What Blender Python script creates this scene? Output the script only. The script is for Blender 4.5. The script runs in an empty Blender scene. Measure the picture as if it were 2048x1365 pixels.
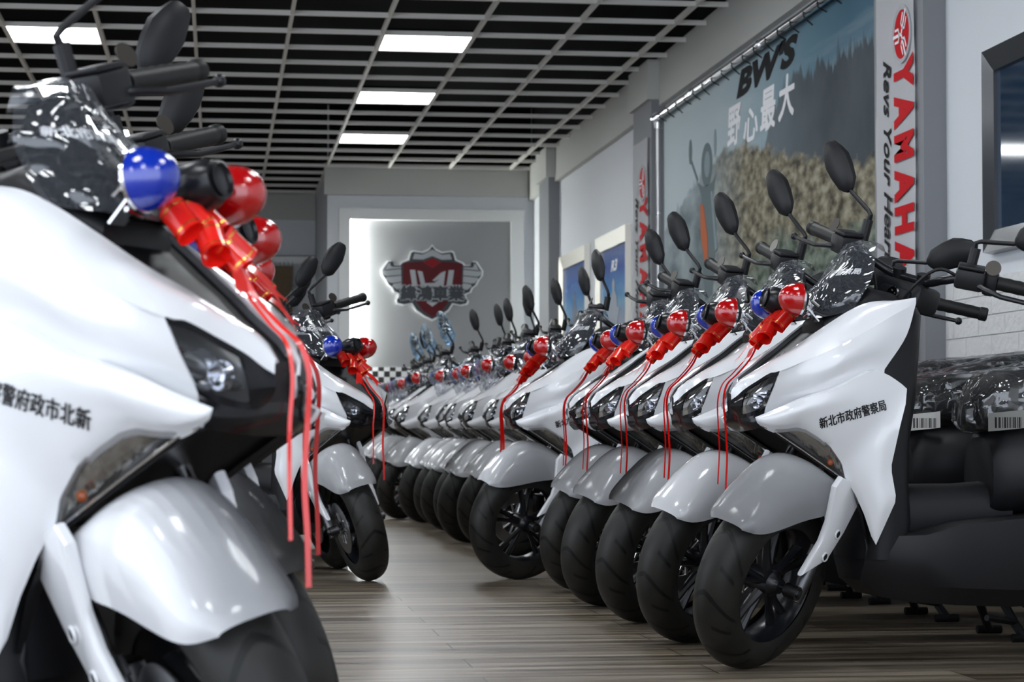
import bpy, bmesh, math, random
from mathutils import Vector, Matrix
from mathutils.bvhtree import BVHTree
from mathutils import noise as mnoise

C = bpy.context.scene.collection
R = math.radians
V = Vector

# ------------------------------------------------------------------ camera, world, exposure
FPX, HCAM = 4400.0, 0.658
PIT = math.atan2(854 - 682.5, FPX)
YAW = math.atan2(1024 - 438, FPX)
cd = bpy.data.cameras.new('camera')
cam = bpy.data.objects.new('camera', cd)
C.objects.link(cam)
cd.sensor_width = 36.0
cd.lens = 36.0 * FPX / 2048
cd.clip_end = 200
cam.location = (0, 0, HCAM)
cam.rotation_euler = (R(90) + PIT, 0, -YAW)
cd.dof.use_dof = True
cd.dof.focus_distance = 6.6
cd.dof.aperture_fstop = 7.5
cd.dof.aperture_blades = 7
bpy.context.scene.camera = cam

sc = bpy.context.scene
sc.view_settings.view_transform = 'Standard'
sc.view_settings.look = 'None'
sc.view_settings.gamma = 1
sc.view_settings.use_curve_mapping = False
sc.view_settings.exposure = 0.72
w = bpy.data.worlds.new('daylight')
sc.world = w
w.use_nodes = True
w.node_tree.nodes['Background'].inputs[0].default_value = (.80, .88, 1.0, 1)   # added fill light, as if from an unseen open shop front
w.node_tree.nodes['Background'].inputs[1].default_value = 1.95
LAMP = 12.8

# ------------------------------------------------------------------ materials
def nt(name):
    m = bpy.data.materials.new(name)
    m.use_nodes = True
    return m, m.node_tree.nodes, m.node_tree.links, m.node_tree.nodes['Principled BSDF']

def pbr(name, col, rough=.5, metal=0, coat=0, coat_rough=.04, spec=.5, trans=0, emit=None, es=0):
    m, n, l, b = nt(name)
    b.inputs['Base Color'].default_value = (*col, 1)
    b.inputs['Roughness'].default_value = rough
    b.inputs['Metallic'].default_value = metal
    b.inputs['Coat Weight'].default_value = coat
    b.inputs['Coat Roughness'].default_value = coat_rough
    b.inputs['Specular IOR Level'].default_value = spec
    b.inputs['Transmission Weight'].default_value = trans
    if emit:
        b.inputs['Emission Color'].default_value = (*emit, 1)
        b.inputs['Emission Strength'].default_value = es
    return m

def bump(m, scale, strength, dist=.01, detail=3, stretch=None, vor=False):
    n, l = m.node_tree.nodes, m.node_tree.links
    b = n['Principled BSDF']
    tc = n.new('ShaderNodeTexCoord')
    t = n.new('ShaderNodeTexVoronoi' if vor else 'ShaderNodeTexNoise')
    t.inputs['Scale'].default_value = scale
    if not vor:
        t.inputs['Detail'].default_value = detail
    src = tc.outputs['Object']
    if stretch:
        mp = n.new('ShaderNodeMapping')
        mp.inputs['Scale'].default_value = stretch
        l.new(src, mp.inputs[0]); src = mp.outputs[0]
    l.new(src, t.inputs['Vector'])
    bp = n.new('ShaderNodeBump')
    bp.inputs['Strength'].default_value = strength
    bp.inputs['Distance'].default_value = dist
    l.new(t.outputs['Distance' if vor else 0], bp.inputs['Height'])
    l.new(bp.outputs[0], b.inputs['Normal'])
    return m

M = {}
M['white'] = pbr('pearl_white_paint', (.73, .735, .755), .22, coat=1, coat_rough=.03)
M['black'] = bump(pbr('black_plastic', (.008, .008, .0095), .44, spec=.28), 900, .06, .001)
M['satin'] = pbr('black_satin_paint', (.008, .008, .010), .28, spec=.35)
M['gloss'] = pbr('black_gloss_plastic', (.006, .006, .008), .14, spec=.32)
M['rubber'] = bump(pbr('black_rubber', (.009, .009, .009), .5, spec=.28), 400, .1, .001)
M['chrome'] = pbr('chrome', (.72, .72, .74), .12, metal=1)
M['steel'] = pbr('brushed_steel', (.55, .55, .56), .32, metal=1)
M['alu'] = pbr('cast_aluminium', (.10, .10, .105), .35, metal=1)
M['amber'] = pbr('amber_bulb', (.62, .11, .008), .2, coat=1)
M['ribbon'] = pbr('red_satin_ribbon', (.80, .014, .008), .3, coat=.6, coat_rough=.12)
M['silver'] = bump(pbr('silver_reflector', (.50, .50, .49), .18, metal=.9), 60, .9, .006, detail=2, stretch=(1, 1, .3))
M['tag'] = pbr('dark_bronze_metal', (.055, .048, .040), .3, metal=.5)
M['gold'] = pbr('gold_foil_edge', (.9, .55, .1), .25, metal=1)
M['letter_black'] = pbr('black_lettering', (.006, .006, .007), .4)
M['letter_white'] = pbr('white_lettering', (.85, .85, .87), .5, spec=.1)
M['glass_dark'] = pbr('dark_headlight_cavity', (.045, .045, .048), .2, coat=.5)
M['paper'] = pbr('white_paper_label', (.75, .74, .70), .6)
M['red_print'] = pbr('red_print', (.50, .008, .014), .6, spec=.04)
M['black_print'] = pbr('black_print', (.012, .012, .014), .6, spec=.04)
M['mirror'] = pbr('mirror_glass', (.6, .62, .65), .02, metal=1)

def mat_beacon(name, col):
    m, n, l, b = nt(name)
    b.inputs['Base Color'].default_value = (*col, 1)
    b.inputs['Roughness'].default_value = .12
    b.inputs['Coat Weight'].default_value = 1
    b.inputs['Coat Roughness'].default_value = .02
    tc = n.new('ShaderNodeTexCoord')
    wv = n.new('ShaderNodeTexWave'); wv.bands_direction = 'Z'
    wv.inputs['Scale'].default_value = 90
    l.new(tc.outputs['Object'], wv.inputs['Vector'])
    wv2 = n.new('ShaderNodeTexWave'); wv2.bands_direction = 'Y'
    wv2.inputs['Scale'].default_value = 90
    l.new(tc.outputs['Object'], wv2.inputs['Vector'])
    ad = n.new('ShaderNodeMath'); l.new(wv.outputs[1], ad.inputs[0]); l.new(wv2.outputs[1], ad.inputs[1])
    bp = n.new('ShaderNodeBump'); bp.inputs['Strength'].default_value = .12; bp.inputs['Distance'].default_value = .001
    l.new(ad.outputs[0], bp.inputs['Height'])
    l.new(bp.outputs[0], b.inputs['Normal'])
    return m
M['red_lens'] = mat_beacon('red_beacon_lens', (.40, .002, .003))
M['blue_lens'] = mat_beacon('blue_beacon_lens', (.003, .024, .34))

def mat_film(name, tint=(1, 1, 1), base=.05, wr=55, strength=.9, gl=(1, 1, 1), haze=0):
    m = bpy.data.materials.new(name); m.use_nodes = True
    n, l = m.node_tree.nodes, m.node_tree.links
    n.clear()
    out = n.new('ShaderNodeOutputMaterial')
    tr = n.new('ShaderNodeBsdfTransparent'); tr.inputs[0].default_value = (*tint, 1)
    g = n.new('ShaderNodeBsdfGlossy'); g.inputs['Color'].default_value = (*gl, 1); g.inputs['Roughness'].default_value = .07
    mix = n.new('ShaderNodeMixShader')
    tc = n.new('ShaderNodeTexCoord')
    no = n.new('ShaderNodeTexNoise'); no.inputs['Scale'].default_value = wr * .35; no.inputs['Detail'].default_value = 2
    l.new(tc.outputs['Object'], no.inputs['Vector'])
    def crease(scale, st, det):                               # folds: sharp where the noise passes its middle
        mp = n.new('ShaderNodeMapping'); mp.inputs['Scale'].default_value = st; mp.inputs['Rotation'].default_value = (.5, .9, .3)
        l.new(tc.outputs['Object'], mp.inputs[0])
        q = n.new('ShaderNodeTexNoise'); q.inputs['Scale'].default_value = scale; q.inputs['Detail'].default_value = det
        l.new(mp.outputs[0], q.inputs['Vector'])
        a = n.new('ShaderNodeMath'); a.operation = 'SUBTRACT'; a.inputs[1].default_value = .5; l.new(q.outputs[0], a.inputs[0])
        c = n.new('ShaderNodeMath'); c.operation = 'ABSOLUTE'; l.new(a.outputs[0], c.inputs[0])
        return c.outputs[0]
    ad = n.new('ShaderNodeMath'); ad.operation = 'ADD'
    l.new(crease(wr * .4, (1, 1, .3), 0), ad.inputs[0]); l.new(crease(wr * .7, (.35, 1.2, 1), 0), ad.inputs[1])
    bp = n.new('ShaderNodeBump'); bp.inputs['Strength'].default_value = strength; bp.inputs['Distance'].default_value = .03
    l.new(ad.outputs[0], bp.inputs['Height'])
    l.new(bp.outputs[0], g.inputs['Normal'])
    lw = n.new('ShaderNodeLayerWeight'); lw.inputs[0].default_value = .25
    l.new(bp.outputs[0], lw.inputs['Normal'])
    mr = n.new('ShaderNodeMath'); mr.operation = 'MULTIPLY_ADD'; mr.inputs[1].default_value = .55; mr.inputs[2].default_value = base
    l.new(lw.outputs['Fresnel'], mr.inputs[0])
    l.new(mr.outputs[0], mix.inputs[0]); l.new(tr.outputs[0], mix.inputs[1]); l.new(g.outputs[0], mix.inputs[2])
    hz = n.new('ShaderNodeBsdfDiffuse'); hz.inputs[0].default_value = (.75, .82, .95, 1)
    m2 = n.new('ShaderNodeMixShader'); m2.inputs[0].default_value = haze
    l.new(mix.outputs[0], m2.inputs[1]); l.new(hz.outputs[0], m2.inputs[2])
    l.new(m2.outputs[0], out.inputs[0])
    return m
M['film'] = mat_film('clear_plastic_film', base=.07, wr=30, strength=1.0, haze=.035)
M['film_seat'] = mat_film('clear_plastic_seat_cover', base=.07, wr=30, haze=.012)
M['film_blue'] = mat_film('bluish_plastic_bag', tint=(.62, .78, .92), base=.16, wr=50, gl=(.85, .95, 1))
M['film_bag'] = mat_film('clear_plastic_bag', tint=(.93, .94, .97), base=.07, wr=45)
M['lens'] = mat_film('clear_lamp_lens', tint=(.80, .82, .85), base=.03, wr=4, strength=.05)
M['lens_smoke'] = mat_film('smoked_lamp_lens', tint=(.78, .78, .78), base=.07, wr=4, strength=.05)

def mat_tire():
    m, n, l, b = nt('tyre_rubber')
    b.inputs['Roughness'].default_value = .48; b.inputs['Specular IOR Level'].default_value = .3
    uv = n.new('ShaderNodeUVMap')
    sp = n.new('ShaderNodeSeparateXYZ'); l.new(uv.outputs[0], sp.inputs[0])
    def math_(op, a, bb=None, c=None):
        x = n.new('ShaderNodeMath'); x.operation = op
        for i, s in enumerate((a, bb, c)):
            if s is None: continue
            if isinstance(s, (int, float)): x.inputs[i].default_value = s
            else: l.new(s, x.inputs[i])
        return x.outputs[0]
    u, v = sp.outputs[0], sp.outputs[1]           # u: turns, v: -1..1 across
    av = math_('ABSOLUTE', v)
    # chevron grooves running out from the centre of the tread, one family longer than the other
    def groove(nseg, phase, slope, lo, hi, wdt):
        t = math_('FRACT', math_('ADD', math_('MULTIPLY', u, nseg), phase))
        line = math_('MULTIPLY_ADD', math_('POWER', av, 1.4), slope, .12)
        d = math_('ABSOLUTE', math_('SUBTRACT', t, line))
        g = math_('LESS_THAN', d, wdt)
        g = math_('MULTIPLY', g, math_('GREATER_THAN', av, lo))
        return math_('MULTIPLY', g, math_('LESS_THAN', av, hi))
    g = math_('MAXIMUM', groove(9, 0, .80, .0, .80, .045), groove(9, .5, .5, .22, .64, .038))
    cm = n.new('ShaderNodeMixRGB'); l.new(g, cm.inputs[0])
    no = n.new('ShaderNodeTexNoise'); no.inputs['Scale'].default_value = 9
    tc = n.new('ShaderNodeTexCoord'); l.new(tc.outputs['Object'], no.inputs['Vector'])
    rp = n.new('ShaderNodeValToRGB'); l.new(no.outputs[0], rp.inputs[0])
    rp.color_ramp.elements[0].color = (.010, .0098, .009, 1); rp.color_ramp.elements[0].position = .35
    rp.color_ramp.elements[1].color = (.022, .0205, .018, 1); rp.color_ramp.elements[1].position = .7
    l.new(rp.outputs[0], cm.inputs[1]); cm.inputs[2].default_value = (.002, .002, .002, 1)
    l.new(cm.outputs[0], b.inputs['Base Color'])
    bp = n.new('ShaderNodeBump'); bp.invert = True; bp.inputs['Strength'].default_value = .8; bp.inputs['Distance'].default_value = .003
    l.new(g, bp.inputs['Height']); l.new(bp.outputs[0], b.inputs['Normal'])
    return m
M['tire'] = mat_tire()

def mat_floor():
    m, n, l, b = nt('grey_brown_plank_floor')
    tc = n.new('ShaderNodeTexCoord')
    mp = n.new('ShaderNodeMapping'); mp.inputs['Location'].default_value = (-.055, .052, 0)
    l.new(tc.outputs['Object'], mp.inputs[0])
    br = n.new('ShaderNodeTexBrick')
    br.inputs['Scale'].default_value = 1
    br.inputs['Brick Width'].default_value = 1.27
    br.inputs['Row Height'].default_value = .2325
    br.inputs['Mortar Size'].default_value = .0026
    br.inputs['Mortar Smooth'].default_value = 0
    br.inputs['Color1'].default_value = (0, 0, 0, 1); br.inputs['Color2'].default_value = (1, 1, 1, 1)
    br.inputs['Mortar'].default_value = (.5, .5, .5, 1)
    l.new(mp.outputs[0], br.inputs['Vector'])
    st = n.new('ShaderNodeMapping'); st.inputs['Scale'].default_value = (.5, 10, 1)
    l.new(tc.outputs['Object'], st.inputs[0])
    no = n.new('ShaderNodeTexNoise'); no.inputs['Scale'].default_value = 1.6; no.inputs['Detail'].default_value = 8; no.inputs['Roughness'].default_value = .68
    l.new(st.outputs[0], no.inputs['Vector'])
    ad = n.new('ShaderNodeMath'); ad.operation = 'MULTIPLY_ADD'; ad.inputs[1].default_value = .16
    l.new(br.outputs['Color'], ad.inputs[0]); l.new(no.outputs[0], ad.inputs[2])
    rp = n.new('ShaderNodeValToRGB'); l.new(ad.outputs[0], rp.inputs[0])
    e = rp.color_ramp.elements
    e[0].position = .46; e[0].color = (.050, .038, .026, 1)
    e[1].position = .72; e[1].color = (.29, .245, .19, 1)
    x = e.new(.58); x.color = (.145, .115, .083, 1)
    mo = n.new('ShaderNodeMixRGB'); mo.inputs[2].default_value = (.02, .016, .012, 1)
    l.new(br.outputs['Fac'], mo.inputs[0]); l.new(rp.outputs[0], mo.inputs[1])
    l.new(mo.outputs[0], b.inputs['Base Color'])
    rr = n.new('ShaderNodeMapRange'); rr.inputs['To Min'].default_value = .20; rr.inputs['To Max'].default_value = .42
    l.new(no.outputs[0], rr.inputs[0]); l.new(rr.outputs[0], b.inputs['Roughness'])
    bp = n.new('ShaderNodeBump'); bp.inputs['Strength'].default_value = .35; bp.inputs['Distance'].default_value = .003
    l.new(no.outputs[0], bp.inputs['Height']); l.new(bp.outputs[0], b.inputs['Normal'])
    return m
M['floor'] = mat_floor()
M['wall'] = bump(pbr('white_wall_paint', (.66, .68, .71), .7), 60, .03, .002)
M['beam'] = bump(pbr('beige_grey_beam_paint', (.52, .52, .49), .7), 60, .03, .002)
M['grey'] = bump(pbr('grey_pillar_paint', (.215, .22, .235), .6), 60, .03, .002)
M['plenum'] = pbr('black_ceiling_void', (.003, .003, .003), .9, spec=.1)
M['tbar'] = pbr('white_ceiling_rail', (.80, .77, .72), .5)
M['frame_white'] = pbr('white_moulding', (.70, .71, .70), .45)
M['cloth'] = bump(pbr('white_banner_cloth', (.86, .86, .88), .7, spec=.1), 14, .12, .01, stretch=(1, 1, .25))
M['brown'] = bump(pbr('brown_lattice_wood', (.12, .075, .03), .6), 25, .4, .01)
M['diffuser'] = pbr('lit_panel_diffuser', (.9, .9, .9), .5, emit=(.93, .97, 1.0), es=LAMP)
M['led'] = pbr('lit_led_strip', (.9, .9, .9), .5, emit=(.95, 1, .97), es=110)  # glow for the strip added beside the metal panel

def mat_brushed():
    m = pbr('brushed_metal_panel', (.27, .27, .275), .5, metal=.35)
    return bump(m, 300, .05, .001, stretch=(1, 1, .02))
M['brushed'] = mat_brushed()

def mat_brickfoam():
    m, n, l, b = nt('white_embossed_brick')
    b.inputs['Base Color'].default_value = (.70, .70, .70, 1); b.inputs['Roughness'].default_value = .55
    tc = n.new('ShaderNodeTexCoord')
    mp = n.new('ShaderNodeMapping'); mp.inputs['Rotation'].default_value = (0, R(90), R(90))
    sx = n.new('ShaderNodeSeparateXYZ'); l.new(tc.outputs['Object'], sx.inputs[0])
    cx = n.new('ShaderNodeCombineXYZ'); l.new(sx.outputs[1], cx.inputs[0]); l.new(sx.outputs[2], cx.inputs[1])
    br = n.new('ShaderNodeTexBrick'); br.inputs['Scale'].default_value = 1
    br.inputs['Brick Width'].default_value = .33; br.inputs['Row Height'].default_value = .088
    br.inputs['Mortar Size'].default_value = .006; br.inputs['Mortar Smooth'].default_value = .6
    l.new(cx.outputs[0], br.inputs['Vector'])
    no = n.new('ShaderNodeTexNoise'); no.inputs['Scale'].default_value = 28; no.inputs['Detail'].default_value = 5
    l.new(cx.outputs[0], no.inputs['Vector'])
    ma = n.new('ShaderNodeMath'); ma.operation = 'MULTIPLY_ADD'; ma.inputs[1].default_value = -1.1
    l.new(br.outputs['Fac'], ma.inputs[0]); l.new(no.outputs[0], ma.inputs[2])
    bp = n.new('ShaderNodeBump'); bp.inputs['Strength'].default_value = .8; bp.inputs['Distance'].default_value = .012
    l.new(ma.outputs[0], bp.inputs['Height']); l.new(bp.outputs[0], b.inputs['Normal'])
    return m
M['brickfoam'] = mat_brickfoam()

def mat_check():
    m, n, l, b = nt('black_white_check')
    tc = n.new('ShaderNodeTexCoord')
    ck = n.new('ShaderNodeTexChecker'); ck.inputs['Scale'].default_value = 1 / .062
    ck.inputs[1].default_value = (.7, .7, .7, 1); ck.inputs[2].default_value = (.012, .012, .012, 1)
    mp = n.new('ShaderNodeMapping'); mp.inputs['Location'].default_value = (0, .013, 0)
    l.new(tc.outputs['Object'], mp.inputs[0]); l.new(mp.outputs[0], ck.inputs[0]); l.new(ck.outputs[0], b.inputs['Base Color'])
    return m
M['check'] = mat_check()

# ------------------------------------------------------------------ mesh helpers
def crs(P, n):
    """n points along a Catmull-Rom curve through P, spaced by chord length"""
    P = [V(p) for p in P]
    if len(P) == 2:
        return [P[0].lerp(P[1], i / (n - 1)) for i in range(n)]
    t = [0]
    for a, b in zip(P, P[1:]):
        t.append(t[-1] + max((b - a).length, 1e-6))
    out = []
    for i in range(n):
        s = t[-1] * i / (n - 1)
        k = 0
        while k < len(P) - 2 and s > t[k + 1]: k += 1
        p1, p2 = P[k], P[k + 1]
        h = t[k + 1] - t[k]
        m1 = (P[k + 1] - P[k - 1]) / (t[k + 1] - t[k - 1]) if k > 0 else (p2 - p1) / h
        m2 = (P[k + 2] - P[k]) / (t[k + 2] - t[k]) if k + 2 < len(P) else (p2 - p1) / h
        u = (s - t[k]) / h
        out.append(p1 * (2*u**3 - 3*u*u + 1) + m1 * h * (u**3 - 2*u*u + u) + p2 * (3*u*u - 2*u**3) + m2 * h * (u**3 - u*u))
    return out

def pl(P, n):
    """n points along the polyline P by arc length"""
    P = [V(p) for p in P]
    t = [0]
    for a, b in zip(P, P[1:]): t.append(t[-1] + (b - a).length)
    out = []
    for i in range(n):
        s = t[-1] * i / (n - 1); k = 0
        while k < len(P) - 2 and s > t[k + 1]: k += 1
        out.append(P[k].lerp(P[k + 1], (s - t[k]) / max(t[k + 1] - t[k], 1e-9)))
    return out

def loft(rows, nu, nv, lin=False):
    rr = [(crs(r, nu) if not lin else pl(r, nu)) for r in rows]
    cols = [(crs([r[i] for r in rr], nv) if len(rr) > 2 else pl([r[i] for r in rr], nv)) for i in range(nu)]
    return [[cols[i][j] for i in range(nu)] for j in range(nv)]

def surf(G):
    def f(u, v):
        nv, nu = len(G), len(G[0])
        a = min(max(u, 0), 1) * (nu - 1); b = min(max(v, 0), 1) * (nv - 1)
        i, j = min(int(a), nu - 2), min(int(b), nv - 2)
        a -= i; b -= j
        return (G[j][i] * (1-a) + G[j][i+1] * a) * (1-b) + (G[j+1][i] * (1-a) + G[j+1][i+1] * a) * b
    return f

class MB:
    def __init__(s):
        s.bm = bmesh.new()
        s.uv = None
    def grid(s, G, thick=0, closed_u=False):
        vs = [[s.bm.verts.new(p) for p in r] for r in G]
        fs = []
        nu = len(G[0])
        for j in range(len(G) - 1):
            for i in range(nu if closed_u else nu - 1):
                q = [vs[j][i], vs[j][(i+1) % nu], vs[j+1][(i+1) % nu], vs[j+1][i]]
                try: fs.append(s.bm.faces.new(q))
                except ValueError: pass
        if thick:
            bmesh.ops.solidify(s.bm, geom=fs, thickness=thick)
        return vs
    def section_loft(s, secs, cap=True):
        """closed loops joined into a tube"""
        vs = s.grid(secs, closed_u=True)
        if cap:
            for r in (vs[0], vs[-1]):
                try: s.bm.faces.new(r)
                except ValueError: pass
        return s
    def tube(s, P, rad, n=10, cap=True, smooth=0):
        P = crs(P, smooth) if smooth else [V(p) for p in P]
        rs = rad if isinstance(rad, (list, tuple)) else [rad] * len(P)
        if len(rs) != len(P):
            rs = [rs[0] + (rs[-1] - rs[0]) * i / (len(P) - 1) for i in range(len(P))]
        d0 = (P[1] - P[0]).normalized()
        up = V((0, 0, 1)) if abs(d0.z) < .9 else V((1, 0, 0))
        a = d0.cross(up).normalized()
        secs = []
        for i, p in enumerate(P):
            d = (P[min(i+1, len(P)-1)] - P[max(i-1, 0)]).normalized()
            a = (a - d * a.dot(d)).normalized()
            b = d.cross(a)
            secs.append([p + (a * math.cos(2*math.pi*k/n) + b * math.sin(2*math.pi*k/n)) * rs[i] for k in range(n)])
        return s.section_loft(secs, cap)
    def box(s, lo, hi, bev=0, rot=None, seg=2):
        r = bmesh.ops.create_cube(s.bm, size=1)
        lo, hi = V(lo), V(hi)
        c, d = (lo + hi) / 2, hi - lo
        for v in r['verts']:
            v.co = V((v.co.x * d.x, v.co.y * d.y, v.co.z * d.z))
            if rot: v.co = rot @ v.co
            v.co += c
        if bev:
            es = {e for v in r['verts'] for e in v.link_edges}
            bmesh.ops.bevel(s.bm, geom=list(es), offset=bev, segments=seg, profile=.5, affect='EDGES')
        return s
    def prism(s, poly, lo, hi, axis='y', bev=0):
        """polygon (2-D) pushed along an axis from lo to hi"""
        def mk(a, b, t):
            return V((a, t, b)) if axis == 'y' else (V((t, a, b)) if axis == 'x' else V((a, b, t)))
        A = [s.bm.verts.new(mk(*p, lo)) for p in poly]
        B = [s.bm.verts.new(mk(*p, hi)) for p in poly]
        fs = [s.bm.faces.new(A), s.bm.faces.new(B)]
        n = len(poly)
        for i in range(n):
            fs.append(s.bm.faces.new([A[i], A[(i+1) % n], B[(i+1) % n], B[i]]))
        bmesh.ops.recalc_face_normals(s.bm, faces=fs)
        if bev:
            es = {e for f in fs[:2] for e in f.edges}
            bmesh.ops.bevel(s.bm, geom=list(es), offset=bev, segments=2, profile=.5, affect='EDGES')
        return s
    def lathe(s, prof, n=24, center=(0, 0, 0), axis=(0, 1, 0), cap=False, uv=False, closed=False):
        """profile of (radius, along axis) turned about axis"""
        ax = V(axis).normalized()
        a = ax.orthogonal().normalized(); b = ax.cross(a); c = V(center)
        if uv and s.uv is None: s.uv = s.bm.loops.layers.uv.new('UVMap')
        m = len(prof)
        vs = [[s.bm.verts.new(c + ax * h + (a * math.cos(2*math.pi*k/n) + b * math.sin(2*math.pi*k/n)) * max(r, 1e-5)) for r, h in prof] for k in range(n)]
        for k in range(n):
            for j in range(m if closed else m - 1):
                j2 = (j + 1) % m
                f = s.bm.faces.new([vs[k][j], vs[(k+1) % n][j], vs[(k+1) % n][j2], vs[k][j2]])
                if uv:
                    for lp, (kk, jj) in zip(f.loops, ((k, j), (k+1, j), (k+1, j2 if j2 else m), (k, j2 if j2 else m))):
                        lp[s.uv].uv = (kk / n, 2 * jj / (m - 1) - 1)
        if cap:
            for j in (0, m - 1):
                try: s.bm.faces.new([vs[k][j] for k in range(n)])
                except ValueError: pass
        return s
    def ball(s, c, r, sc=(1, 1, 1), sub=3):
        q = bmesh.ops.create_icosphere(s.bm, subdivisions=sub, radius=r)
        for v in q['verts']:
            v.co = V((v.co.x*sc[0], v.co.y*sc[1], v.co.z*sc[2])) + V(c)
        return q['verts']
    def mirror_y(s):
        """add the mirror image in y"""
        g = bmesh.ops.duplicate(s.bm, geom=s.bm.verts[:] + s.bm.edges[:] + s.bm.faces[:])['geom']
        for v in g:
            if isinstance(v, bmesh.types.BMVert): v.co.y *= -1
        bmesh.ops.reverse_faces(s.bm, faces=[f for f in g if isinstance(f, bmesh.types.BMFace)])
        return s
    def flip(s):
        for v in s.bm.verts: v.co.y *= -1
        bmesh.ops.reverse_faces(s.bm, faces=s.bm.faces[:])
        return s
    def copy(s):
        t = MB(); t.bm.free(); t.bm = s.bm.copy(); return t
    def noise(s, amp, scale, seed=0):
        s.bm.normal_update()
        for v in s.bm.verts:
            p = v.co * scale + V((seed, seed * 2.3, 0))
            v.co += v.normal * amp * mnoise.noise(p)
        return s
    def build(s, name, mat, parent=None, ang=32, recalc=False, smooth=True):
        if recalc: bmesh.ops.recalc_face_normals(s.bm, faces=s.bm.faces[:])
        me = bpy.data.meshes.new(name)
        s.bm.to_mesh(me); s.bm.free()
        if smooth:
            for p in me.polygons: p.use_smooth = True
            me.set_sharp_from_angle(angle=R(ang))
        me.materials.append(M[mat] if isinstance(mat, str) else mat)
        o = bpy.data.objects.new(name, me)
        C.objects.link(o)
        if parent: o.parent = parent
        return o

def sec(x, y0, z0, hw, hh, n=20, p=2.6):
    """closed super-ellipse loop in the y-z plane at x"""
    out = []
    for k in range(n):
        t = 2 * math.pi * k / n
        c, si = math.cos(t), math.sin(t)
        out.append(V((x, y0 + hw * math.copysign(abs(c) ** (2/p), c), z0 + hh * math.copysign(abs(si) ** (2/p), si))))
    return out

def text_bm(body, size, bold=0, sub=0, align='CENTER', shear=0, space=1.0):
    cu = bpy.data.curves.new('lettering', 'FONT')
    cjk = any(ord(c) > 255 for c in body)
    cu.body = body; cu.size = size; cu.align_x = align; cu.align_y = 'CENTER'
    cu.offset = 0 if cjk else bold; cu.shear = shear; cu.space_character = space; cu.resolution_u = 3
    o = bpy.data.objects.new('lettering', cu); C.objects.link(o)
    bpy.context.view_layer.update()
    me = bpy.data.meshes.new_from_object(o.evaluated_get(bpy.context.evaluated_depsgraph_get()))
    bpy.data.objects.remove(o); bpy.data.curves.remove(cu)
    mb = MB(); mb.bm.from_mesh(me); bpy.data.meshes.remove(me)
    if cjk and bold:                                          # heavier strokes for the Chinese characters
        src = mb.bm.copy()
        for k in range(6):
            t_ = bpy.data.meshes.new('t'); src.to_mesh(t_)
            t_.transform(Matrix.Translation((bold * math.cos(k * math.pi / 3), bold * math.sin(k * math.pi / 3), -.00025 * (k + 1))))
            mb.bm.from_mesh(t_); bpy.data.meshes.remove(t_)
        src.free()
    if sub:
        bmesh.ops.triangulate(mb.bm, faces=mb.bm.faces[:])
        bmesh.ops.subdivide_edges(mb.bm, edges=[e for e in mb.bm.edges if e.calc_length() > size * .35], cuts=sub)
    return mb

def tag(o, label, cat, group=None, kind=None):
    o['label'] = label
    if cat: o['category'] = cat
    if group: o['group'] = group
    if kind: o['kind'] = kind
    return o

def thing(name, label, cat, loc=(0, 0, 0), rz=0, group=None):
    o = bpy.data.objects.new(name, None); C.objects.link(o)
    o.empty_display_size = .1
    o.location = loc; o.rotation_euler = (0, 0, rz)
    return tag(o, label, cat, group)

def struct(name, mb, mat, **k):
    o = mb.build(name, mat, **k); o['kind'] = 'structure'
    return o

KIDS = {}
def kids(o):
    return [c for c in bpy.data.objects if c.parent == o]

def copy_tree(o, parent=None, skip=()):
    c = o.copy(); C.objects.link(c)
    if parent: c.parent = parent
    for ch in KIDS.get(o.name, ()):
        if ch.name.split('.')[0] not in skip:
            copy_tree(ch, c, skip)
    return c

# ------------------------------------------------------------------ the room
XW, XP, ZC, YB, YR, XL = 3.355, 3.245, 3.419, 23.473, 26.33, -6.0
Y0 = -2.0
struct('floor', MB().box((XL, Y0, -.1), (XW, YR, 0)), 'floor', smooth=False)
struct('wall_right', MB().box((XW, Y0, 0), (XW + .15, YB + .2, 4.1)), 'wall', smooth=False)
struct('wall_left', MB().box((XL - .15, 8.0, 0), (XL, YR, 4.1)), 'wall', smooth=False)
struct('wall_back', MB().box((1.138, YB, 0), (XW, YR, 4.1)), 'wall', smooth=False)
struct('wall_recess', MB().box((XL, YR, 0), (1.187, YR + .15, 4.1)), 'wall', smooth=False)
struct('ceiling', MB().box((XL, Y0, 4.1), (XW, YR, 4.2)), 'plenum', smooth=False)
b = MB()
for k in range(-11, 4):
    x = 1.13 + .655 * k
    b.box((x - .012, Y0, ZC), (x + .012, YR, ZC + .035))
for k in range(-31, 17):
    y = 15.385 + .663 * k
    xr = 1.16 if y > YB else XW - .03
    b.box((XL, y - .013, ZC - .002), (xr, y + .013, ZC + .030))
struct('ceiling_grid', b, 'tbar', smooth=False)
b = MB()                                                     # dark upper walls of the ceiling void
b.box((XW - .012, Y0, ZC + .05), (XW - .002, YB, 4.1)); b.box((1.15, YB - .012, ZC + .05), (XW - .02, YB - .002, 4.1))
b.box((XL, YR - .012, ZC + .05), (1.13, YR - .002, 4.1)); b.box((1.126, YB, ZC + .05), (1.136, YR - .02, 4.1))
b.box((XL + .002, 8.0, ZC + .05), (XL + .012, YR - .02, 4.1))
struct('wall_void', b, 'plenum', smooth=False)
b = MB().box((XW - .05, Y0, 3.10), (XW - .0005, YB, ZC + .05))
struct('beam_right', b, 'beam', smooth=False)
struct('beam_back', MB().box((1.10, YB - .06, 3.134), (XW - .06, YB - .0005, ZC + .05)), 'beam', smooth=False)
struct('beam_recess', MB().box((XL, YR - .08, 3.128), (1.13, YR - .0005, ZC + .05)), 'beam', smooth=False)
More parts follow.
